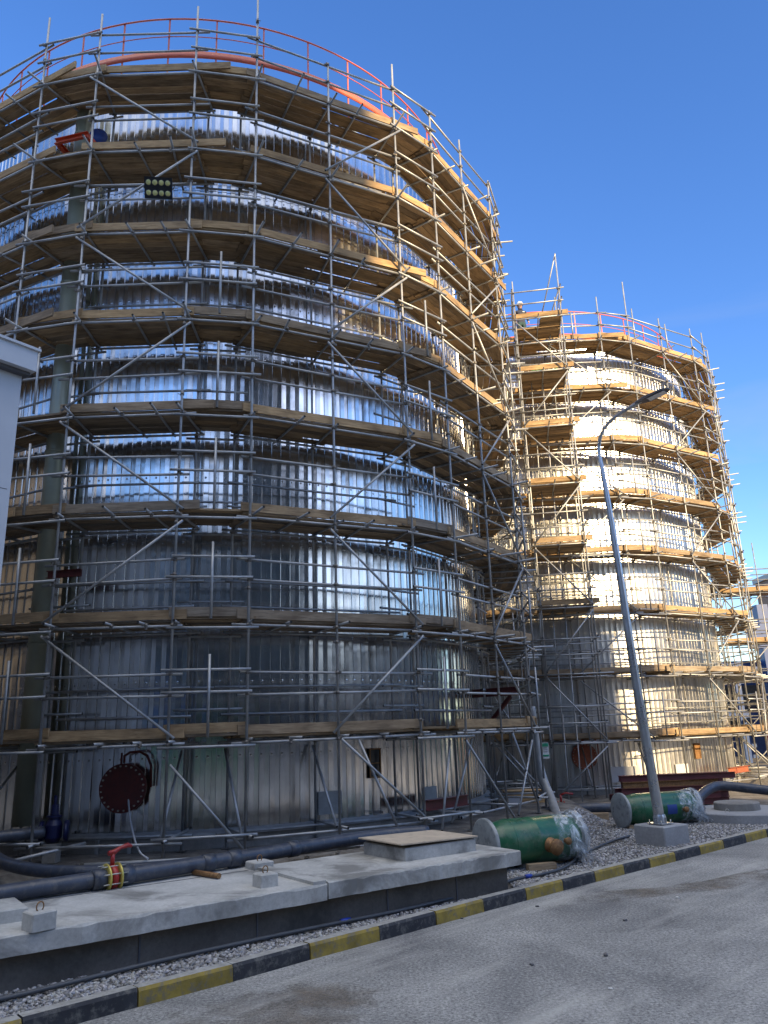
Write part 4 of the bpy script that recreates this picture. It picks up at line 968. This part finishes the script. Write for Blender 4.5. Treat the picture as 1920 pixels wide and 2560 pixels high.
# ------------------------------------------------------------------ worker on the far stair tower
def skin_body(name, joints, edges, parent_loc):
    me = bpy.data.meshes.new(name); me.from_pydata([j[0] for j in joints], edges, []); o = bpy.data.objects.new(name, me); COL.objects.link(o)
    md = o.modifiers.new('skin', 'SKIN'); md.use_smooth_shade = True
    for i, j in enumerate(joints): sv = me.skin_vertices[0].data[i]; sv.radius = j[1] if isinstance(j[1], tuple) else (j[1], j[1]); sv.use_root = (i == 0)
    o.modifiers.new('sub', 'SUBSURF').levels = 2; o.modifiers['sub'].render_levels = 2
    dg = bpy.context.evaluated_depsgraph_get(); ev = bpy.data.meshes.new_from_object(o.evaluated_get(dg)); o.modifiers.clear(); o.data = ev; return o
wx, wy, wz = 5.62, 27.0, 16.53 + .115
J_ = [((0, 0, .95), (.15, .11)), ((0, 0, 1.12), (.15, .10)), ((0, -.01, 1.34), (.175, .11)), ((0, 0, 1.47), (.08, .07)), ((0, 0, 1.55), .052), ((0, -.015, 1.62), (.07, .085)), ((0, -.01, 1.70), (.078, .095)), ((0, 0, 1.77), (.06, .075)),
      ((.1, 0, .86), .095), ((.13, -.02, .5), .062), ((.14, .02, .12), .048), ((.15, -.12, .05), .042), ((-.1, 0, .86), .095), ((-.14, .0, .5), .062), ((-.16, .03, .12), .048), ((-.18, -.11, .05), .042),
      ((.2, 0, 1.41), .062), ((.27, .02, 1.16), .05), ((.25, -.12, .95), .038), ((.245, -.16, .88), (.02, .036)), ((-.2, 0, 1.41), .062), ((-.28, .03, 1.16), .05), ((-.27, -.11, .94), .038), ((-.265, -.15, .87), (.02, .036))]
E_ = [(0, 1), (1, 2), (2, 3), (3, 4), (4, 5), (5, 6), (6, 7), (0, 8), (8, 9), (9, 10), (10, 11), (0, 12), (12, 13), (13, 14), (14, 15), (2, 16), (16, 17), (17, 18), (18, 19), (2, 20), (20, 21), (21, 22), (22, 23)]
for sgn, hb in ((1, 19), (-1, 23)):
    bx_, by_, bz_ = J_[hb][0]
    for f, (dy, ln) in enumerate(((-.028, .07), (-.01, .08), (.008, .075), (.026, .06))):
        i0 = len(J_); J_.append(((bx_, by_ + dy, bz_ - .035), .009)); J_.append(((bx_ - sgn * .012, by_ + dy - .01, bz_ - .035 - ln * .5), .0085)); J_.append(((bx_ - sgn * .03, by_ + dy - .015, bz_ - .035 - ln * .9), .008)); E_ += [(hb, i0), (i0, i0 + 1), (i0 + 1, i0 + 2)]
    i0 = len(J_); J_.append(((bx_ - sgn * .02, by_ - .045, bz_ - .01), .01)); J_.append(((bx_ - sgn * .03, by_ - .06, bz_ - .045), .009)); E_ += [(hb, i0), (i0, i0 + 1)]
bd = skin_body('body', J_, E_, None)
for mname in ('jacket_navy', 'trousers_teal', 'skin', 'boots'): bd.data.materials.append(MATS[mname])
for f in bd.data.polygons:
    c = f.center; f.use_smooth = True
    f.material_index = 2 if (c.z > 1.5 or (abs(c.x) > .2 and c.z < .93 and c.z > .7)) else (0 if c.z > .92 or (abs(c.x) > .19 and c.z > .9) else (1 if c.z > .12 else 3))
r_ = empty('person', (wx, wy, wz), 'person in a white helmet and navy jacket standing high on the stair tower', 'person')
r_.rotation_euler = (0, 0, R(8)); bd.parent = r_
def pc(name, mb, mat, under=r_): return mb.build(name, mat, under)
pc('helmet', MB().lathe((0, -.012, 1.71), [(.135, .0), (.13, .008), (.118, .015), (.115, .06), (.095, .11), (.055, .14), (.001, .152)], 24), 'helmet_white')
pc('helmet_peak', MB().lathe((0, -.06, 1.712), [(.001, .0), (.12, -.004), (.122, .004), (.001, .012)], 20), 'helmet_white')
pc('hair', MB().lathe((0, .015, 1.60), [(.082, .0), (.096, .05), (.1, .11)], 20, a0=R(0), a1=R(180)), 'hair_dark')
pc('nose', MB().path([(0, -.098, 1.66), (0, -.118, 1.625), (0, -.1, 1.615)], [.008, .015, .01], 8), 'skin')
for s_ in (-1, 1):
    pc('eye', MB().lathe((.032 * s_, -.093, 1.662), [(.001, .012), (.01, .008), (.012, 0)], 10, ax=(0, -1, 0)), 'hair_dark'); pc('ear', MB().lathe((.085 * s_, 0, 1.64), [(.001, .012), (.018, .01), (.03, 0)], 10, ax=(s_, 0, 0)), 'skin')
pc('mouth', MB().tube((-.022, -.099, 1.585), (.022, -.099, 1.585), .005, 6, cap=0), 'dark_red')
pc('collar', MB().lathe((0, -.005, 1.47), [(.1, 0), (.085, .06), (.075, .075)], 20), 'jacket_navy')
pc('reflective_patch', MB().box((.09, -.118, 1.36), (.08, .008, .03)), 'tag_white')
# green netting bundle on the tower
m = MB(); 
for i in range(14): m.lathe((5.4 + .07 * i, 25.1 + rnd(-.05, .05), 14.56 + rnd(0, .06)), [(.001, -.05), (.06, -.03), (.07, .02), (.001, .06)], 8)
tag(m.build('netting_bundle', 'green_net'), 'crumpled green netting lying on a stair tower deck below the person', 'netting')

# ------------------------------------------------------------------ between the tanks and at the far right
r_ = empty('steel_beam_stack', (7.8, 23.4, .1), 'stack of dark red steel beams in front of the far tank', 'beam stack'); P = Part(r_)
def ibeam(p, q, h=.16, w=.12, mat='beam_red'):
    p = Vector(p); q = Vector(q); d = q - p; Ln = d.length; d.normalize(); s_ = Vector((-d.y, d.x, 0)); m = MB()
    m.board(p - s_ * w / 2, d, s_, up3, Ln, w, .014); m.board(p - s_ * w / 2 + up3 * (h - .014), d, s_, up3, Ln, w, .014); m.board(p - s_ * .006 + up3 * .014, d, s_, up3, Ln, .012, h - .028); return m
for k in range(5):
    for j in range(3 if k < 4 else 2):
        x0 = 6.35 + rnd(-.25, .3); L_ = rnd(2.6, 3.5); P('beam', ibeam((x0, 22.9 + j * .2 + rnd(-.03, .03) + .06 * k, .14 + k * .165), (x0 + L_, 23.2 + j * .2 + rnd(-.05, .08) + .06 * k, .14 + k * .165)), 'beam_red' if k != 3 or j else 'rusty_metal')
for x in (6.8, 9.0): P('bearer', MB().box((x, 23.3, .1), (.12, .9, .08), .1), 'scaffold_board')
# wooden crate between the two tanks
r_ = empty('wooden_crate', (3.45, 21.9, .1), 'pale wooden crate with a white sheet on its side between the two scaffolds', 'crate'); P = Part(r_)
m = MB()
for k in range(4): m.board(Vector((2.95, 21.5, .12 + k * .16)), (1, 0, 0), (0, 1, 0), up3, 1.05, .025, .15, tint=(1.2, .1)); m.board(Vector((2.95, 22.1, .12 + k * .16)), (1, 0, 0), (0, 1, 0), up3, 1.05, .025, .15, tint=(1.1, .2)); m.board(Vector((4.0, 21.5, .12 + k * .16)), (0, 1, 0), (-1, 0, 0), up3, .62, .025, .15, tint=(1.1, .2))
P('side_boards', m, 'scaffold_board'); m = MB(); m.board(Vector((2.92, 21.48, .77)), (1, 0, 0), (0, 1, 0), up3, 1.11, .68, .02, tint=(1.4, .2)); P('lid', m, 'scaffold_board'); P('paper_sheet', MB().box((3.15, 21.49, .5), (.3, .008, .3)), 'white_panel')
timber((4.2, 20.75, .12), (2.3, .2, .16), -.25, 'long timber baulk lying in front of the far scaffold beside the crate', tint=(1.1, .5))
# black pipe with a small red valve between the tanks
r_ = empty('black_pipe', (4.6, 20.9, .3), 'black pipe with a small red flanged valve lying between the crate and the beam stack', 'pipe'); P = Part(r_)
P('pipe_run', MB().tube((3.6, 21.5, .32), (6.3, 21.2, .32), .12, 20, cap=0), 'pipe_black')
for x in (4.28, 4.44): P('flange', MB().lathe((x, 21.42, .32), [(.12, -.012), (.19, -.012), (.19, .012), (.12, .012)], 24, ax=(1, -.1, 0)), 'valve_red')
P('valve_body', MB().lathe((4.36, 21.41, .32), [(.12, -.06), (.16, 0), (.12, .06)], 20, ax=(1, -.1, 0)), 'valve_red'); P('valve_neck', MB().tube((4.36, 21.4, .45), (4.36, 21.4, .66), .03, 8, cap=0), 'valve_red'); P('lever', MB().path([(4.36, 21.4, .66), (4.5, 21.4, .7), (4.68, 21.38, .67)], [.03, .02, .028], 8), 'valve_red')
# lagged grey pipe rising beside the stair tower
r_ = empty('riser_pipe', (3.7, 20.6, .1), 'dusty grey pipe bending up beside the scaffold behind the nearer green vessel', 'pipe'); P = Part(r_)
P('pipe_run', MB().path(smooth([(3.75, 17.3, .3), (3.72, 18.0, .34), (3.75, 19.0, .42), (3.8, 19.8, .7), (3.72, 20.3, 1.2), (3.66, 20.45, 1.9), (3.62, 20.5, 2.9)]), .11, 16), 'flange_grey')
r_ = empty('steel_bracket', (2.6, 19.5, 3.2), 'dark red steel beam bracket between the two scaffolds at first deck height', 'bracket'); P = Part(r_)
P('beam', ibeam((2.1, 20.0, 3.15), (3.1, 19.15, 3.15), .2, .14), 'dark_red'); P('strut', ibeam((2.35, 19.8, 2.35), (2.95, 19.28, 3.1), .12, .1), 'dark_red')
# tag board
r_ = empty('sign_board', (4.2, 22.2, 1.5), 'small green and white inspection tag hung on the far scaffold', 'sign'); P = Part(r_)
P('board', MB().box((4.2, 22.2, 1.75), (.22, .015, .42), 0), 'tag_white'); P('header', MB().box((4.2, 22.19, 1.9), (.2, .015, .09), 0), 'tag_green'); P('footer', MB().box((4.2, 22.19, 1.62), (.2, .015, .05), 0), 'tag_green')
for z in (1.72, 1.77, 1.82): P('text_line', MB().box((4.2, 22.19, z), (.14, .012, .014), 0), 'lamp_black')
P('hanger', MB().tube((4.2, 22.2, 1.95), (4.2, 22.2, 2.2), .006, 6, cap=0), 'bolt_zinc')
# round concrete well with lid and black pipe bend
r_ = empty('concrete_well', (8.25, 19.9, .1), 'round concrete well cover with a smaller raised lid at the right edge', 'well'); P = Part(r_)
P('ring_slab', MB().lathe((8.35, 19.9, 0), [(1.25, .02), (1.25, .3), (1.23, .32), (.001, .32)], 64, smooth=False), 'pale_concrete')
P('lid', MB().lathe((8.3, 19.95, 0), [(.52, .32), (.52, .47), (.5, .49), (.001, .49)], 48, smooth=False), 'wall_concrete')
P('lifting_loop', MB().path([(7.75 + .05 * math.cos(w), 19.2, .34 + .07 * math.sin(w)) for w in [PI * i / 8 for i in range(9)]], .008, 6), 'bolt_zinc')
r_ = empty('black_pipe', (8.4, 21.2, .4), 'black plastic pipe bending behind the round well at the right edge', 'pipe'); P = Part(r_)
P('pipe_run', MB().path(smooth([(7.0, 20.4, .42), (7.6, 20.8, .46), (8.1, 21.2, .66), (8.6, 21.5, .74), (9.3, 21.4, .66), (10.3, 21.0, .55), (12, 20.4, .5)]), .12, 18), 'pipe_black')
P('pipe_stub', MB().tube((7.55, 20.3, .3), (7.35, 19.95, .28), .13, 18, cap=0), 'pipe_black')
ib = ibeam((7.7, 21.1, .12), (9.0, 21.9, .12)).build('steel_beam', 'orange_primer'); tag(ib, 'short orange brown steel beam lying behind the round well', 'steel beam')
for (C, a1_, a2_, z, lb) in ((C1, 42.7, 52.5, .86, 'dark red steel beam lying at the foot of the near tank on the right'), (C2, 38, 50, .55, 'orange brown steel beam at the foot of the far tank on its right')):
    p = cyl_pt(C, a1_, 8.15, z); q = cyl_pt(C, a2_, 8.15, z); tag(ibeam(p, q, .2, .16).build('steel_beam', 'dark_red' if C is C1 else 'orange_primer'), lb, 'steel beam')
# right hand background scaffold bridge
root = empty('scaffold', (17.5, 36, .1), 'third scaffold with a high plank bridge at the far right edge', 'scaffold'); s3 = Scaf(root)
A = Vector((15.3, 35.2, 0)); t = Vector((.93, -.12, 0)).normalized(); n = Vector((.12, .93, 0)).normalized(); Ln = 7.0
for i in range(5):
    for q in (0, 1): c = A + t * (i * Ln / 4) + n * (1.5 * q); s3.tube('upright_tube', c, c + up3 * (9.9 + rnd(-.4, .8)), .0245, 8)
for k, z in enumerate((1.9, 3.4, 5.6, 7.9)):
    for q in (0, 1):
        s3.tube('ledger_tube', A - t * .4 + n * (1.5 * q) + up3 * z, A + t * (Ln + .4) + n * (1.5 * q) + up3 * z); 
        for dz in (.6, 1.1): s3.tube('guard_rail', A - t * .4 + n * (1.5 * q) + up3 * (z + dz), A + t * (Ln + .4) + n * (1.5 * q) + up3 * (z + dz))
    for i in range(9): s3.tube('cross_tube', A + t * (i * Ln / 8) - n * .4 + up3 * (z + .05), A + t * (i * Ln / 8) + n * 1.9 + up3 * (z + .05))
    for i in range(4): s3.tube('diagonal_brace', A + t * (i * Ln / 4) + up3 * (z - 1.8), A + t * ((i + 1) * Ln / 4) + up3 * (z - .1))
    if k in (2, 3): deck(s3, A, t, n, Ln, z + .08, 0, 1.5, .3); toe(s3, A, t, n, Ln, z + .13, .1)
s3.finish()
# blue pipe rack, beige building and red vehicle parts far right
r_ = empty('pipe_rack', (21, 46, .1), 'blue steel pipe rack with grey pipes at the far right edge', 'pipe rack'); P = Part(r_)
for i in range(6):
    for q in (0, 1): P('column', MB().box((16.5 + i * 2.6, 43.5 + q * 5, 2.6), (.3, .3, 5.3)), 'steel_blue')
for z in (2.6, 4.4, 5.3):
    for q in (0, 1): P('beam', MB().box((23, 43.5 + q * 5, z), (13.5, .22, .32)), 'steel_blue')
for i in range(7): P('pipe_run', MB().tube((16, 44 + i * .6, 4.85), (30, 44 + i * .6, 4.85), .16, 10, cap=0), 'flange_grey')
for i in range(5): P('lower_pipe_run', MB().tube((16, 44 + i * .7, 3.0), (30, 44 + i * .7, 3.0), .2, 10, cap=0), 'pipe_black')
for i in range(8): P('stair_tread', MB().box((17.2 + i * .3, 42.9, .4 + i * .28), (.3, .9, .05)), 'pipe_black')
P('cladding_panel', MB().box((21, 47.6, 3.5), (9, .12, 1.6)), 'pipe_black')
P('tall_column', MB().box((20.6, 42.6, 4.2), (.6, .6, 8.4)), 'steel_blue'); P('cabinet', MB().box((19.9, 42.2, 6.6), (.7, .6, 1.2)), 'steel_blue')
r_ = empty('brick_building', (36, 66, 0), 'beige brown building with a pale roof edge at the far right edge', 'building'); P = Part(r_)
P('wall', MB().box((36.4, 62.5, 6.6), (11, 3, 13.2)), 'beige_wall'); P('roof_edge', MB().box((36.4, 62.5, 13.35), (11.3, 3.3, .4)), 'flange_grey')
for i in range(4):
    for k in range(3): P('window', MB().box((32.3 + 2.4 * i, 60.97, 3 + 3.6 * k), (1.2, .1, 1.6)), 'window_dark')
def truck(x, y, yaw, mat, label):
    r_ = empty('flatbed_truck', (x, y, .02), label, 'truck'); r_.rotation_euler = (0, 0, yaw)
    f = lambda nm, mb, mt, un=r_: mb.build(nm, mt, un)
    m = MB(); m.box((0, 0, 1.25), (1.7, 2.2, 1.5), 0, bev=.12); m.box((.1, 0, 2.1), (1.3, 2.0, .7), 0, bev=.15); cab = f('cab', m, mat); f('windscreen', MB().box((.88, 0, 1.75), (.03, 1.9, .7)), 'window_dark', cab)
    for s_ in (-1, 1): f('side_window', MB().box((.1, 1.11 * s_, 1.75), (1.0, .03, .55)), 'window_dark', cab); f('headlight', MB().box((.87, .8 * s_, .85), (.04, .3, .18)), 'tag_white', cab)
    m = MB(); m.box((-3.2, 0, 1.05), (4.4, 2.3, .16)); m.box((-3.2, 0, .8), (5.2, .8, .3)); m.box((-.98, 0, 1.6), (.08, 2.2, 1.0)); f('flatbed', m, mat)
    for px in (.1, -2.4, -4.3):
        for s_ in (-1, 1): wv_ = f('wheel', MB().lathe((px, 1.0 * s_, .48), [(.2, -.13), (.46, -.12), (.48, -.05), (.48, .05), (.46, .12), (.2, .13), (.001, .1)], 24, ax=(0, 1, 0)), 'lamp_black')
    return r_
truck(19.3, 38.6, 2.2, 'truck_red', 'red flatbed truck glimpsed through the tubes at the right edge')
# site hut with a pale panel behind the far scaffold
r_ = empty('site_container', (24, 52, 0), 'blue site container with white trim glimpsed through the tubes at the right edge', 'container'); P = Part(r_)
P('body', MB().box((24, 52, 1.5), (9, 2.6, 2.9)), 'steel_blue'); P('roof', MB().box((24, 52, 3.0), (9.1, 2.7, .12)), 'white_trim')
for i in range(3): P('window', MB().box((21.5 + 2.5 * i, 50.67, 1.8), (1.2, .06, .9)), 'window_dark'); P('door', MB().box((27.5, 50.67, 1.2), (.9, .06, 2.0)), 'white_trim') if i == 0 else None
# pebbles and scraps on the road
for i, (x, y, sz, mt) in enumerate([(1.95, 11.85, .05, 'soffit_dark'), (2.9, 10.9, .06, 'soffit_dark'), (2.25, 9.4, .07, 'soffit_dark'), (1.4, 9.15, .05, 'soffit_dark'), (2.0, 8.3, .04, 'white_debris'), (.3, 7.35, .045, 'soffit_dark'), (1.05, 7.2, .05, 'white_debris'), (4.0, 12.1, .05, 'white_debris'), (.85, 11.3, .04, 'soffit_dark')]):
    m = MB(); m.box((x, y, .004 + sz * .15), (sz, sz * .6, sz * .3), i * .7, bev=sz * .08)
    tag(m.build('road_debris', mt), 'small pale scrap lying on the asphalt' if mt == 'white_debris' else 'small dark scrap lying on the asphalt', 'debris', 'pale scraps on the road' if mt == 'white_debris' else 'dark scraps on the road')
# distant tree belt beyond the works, right edge
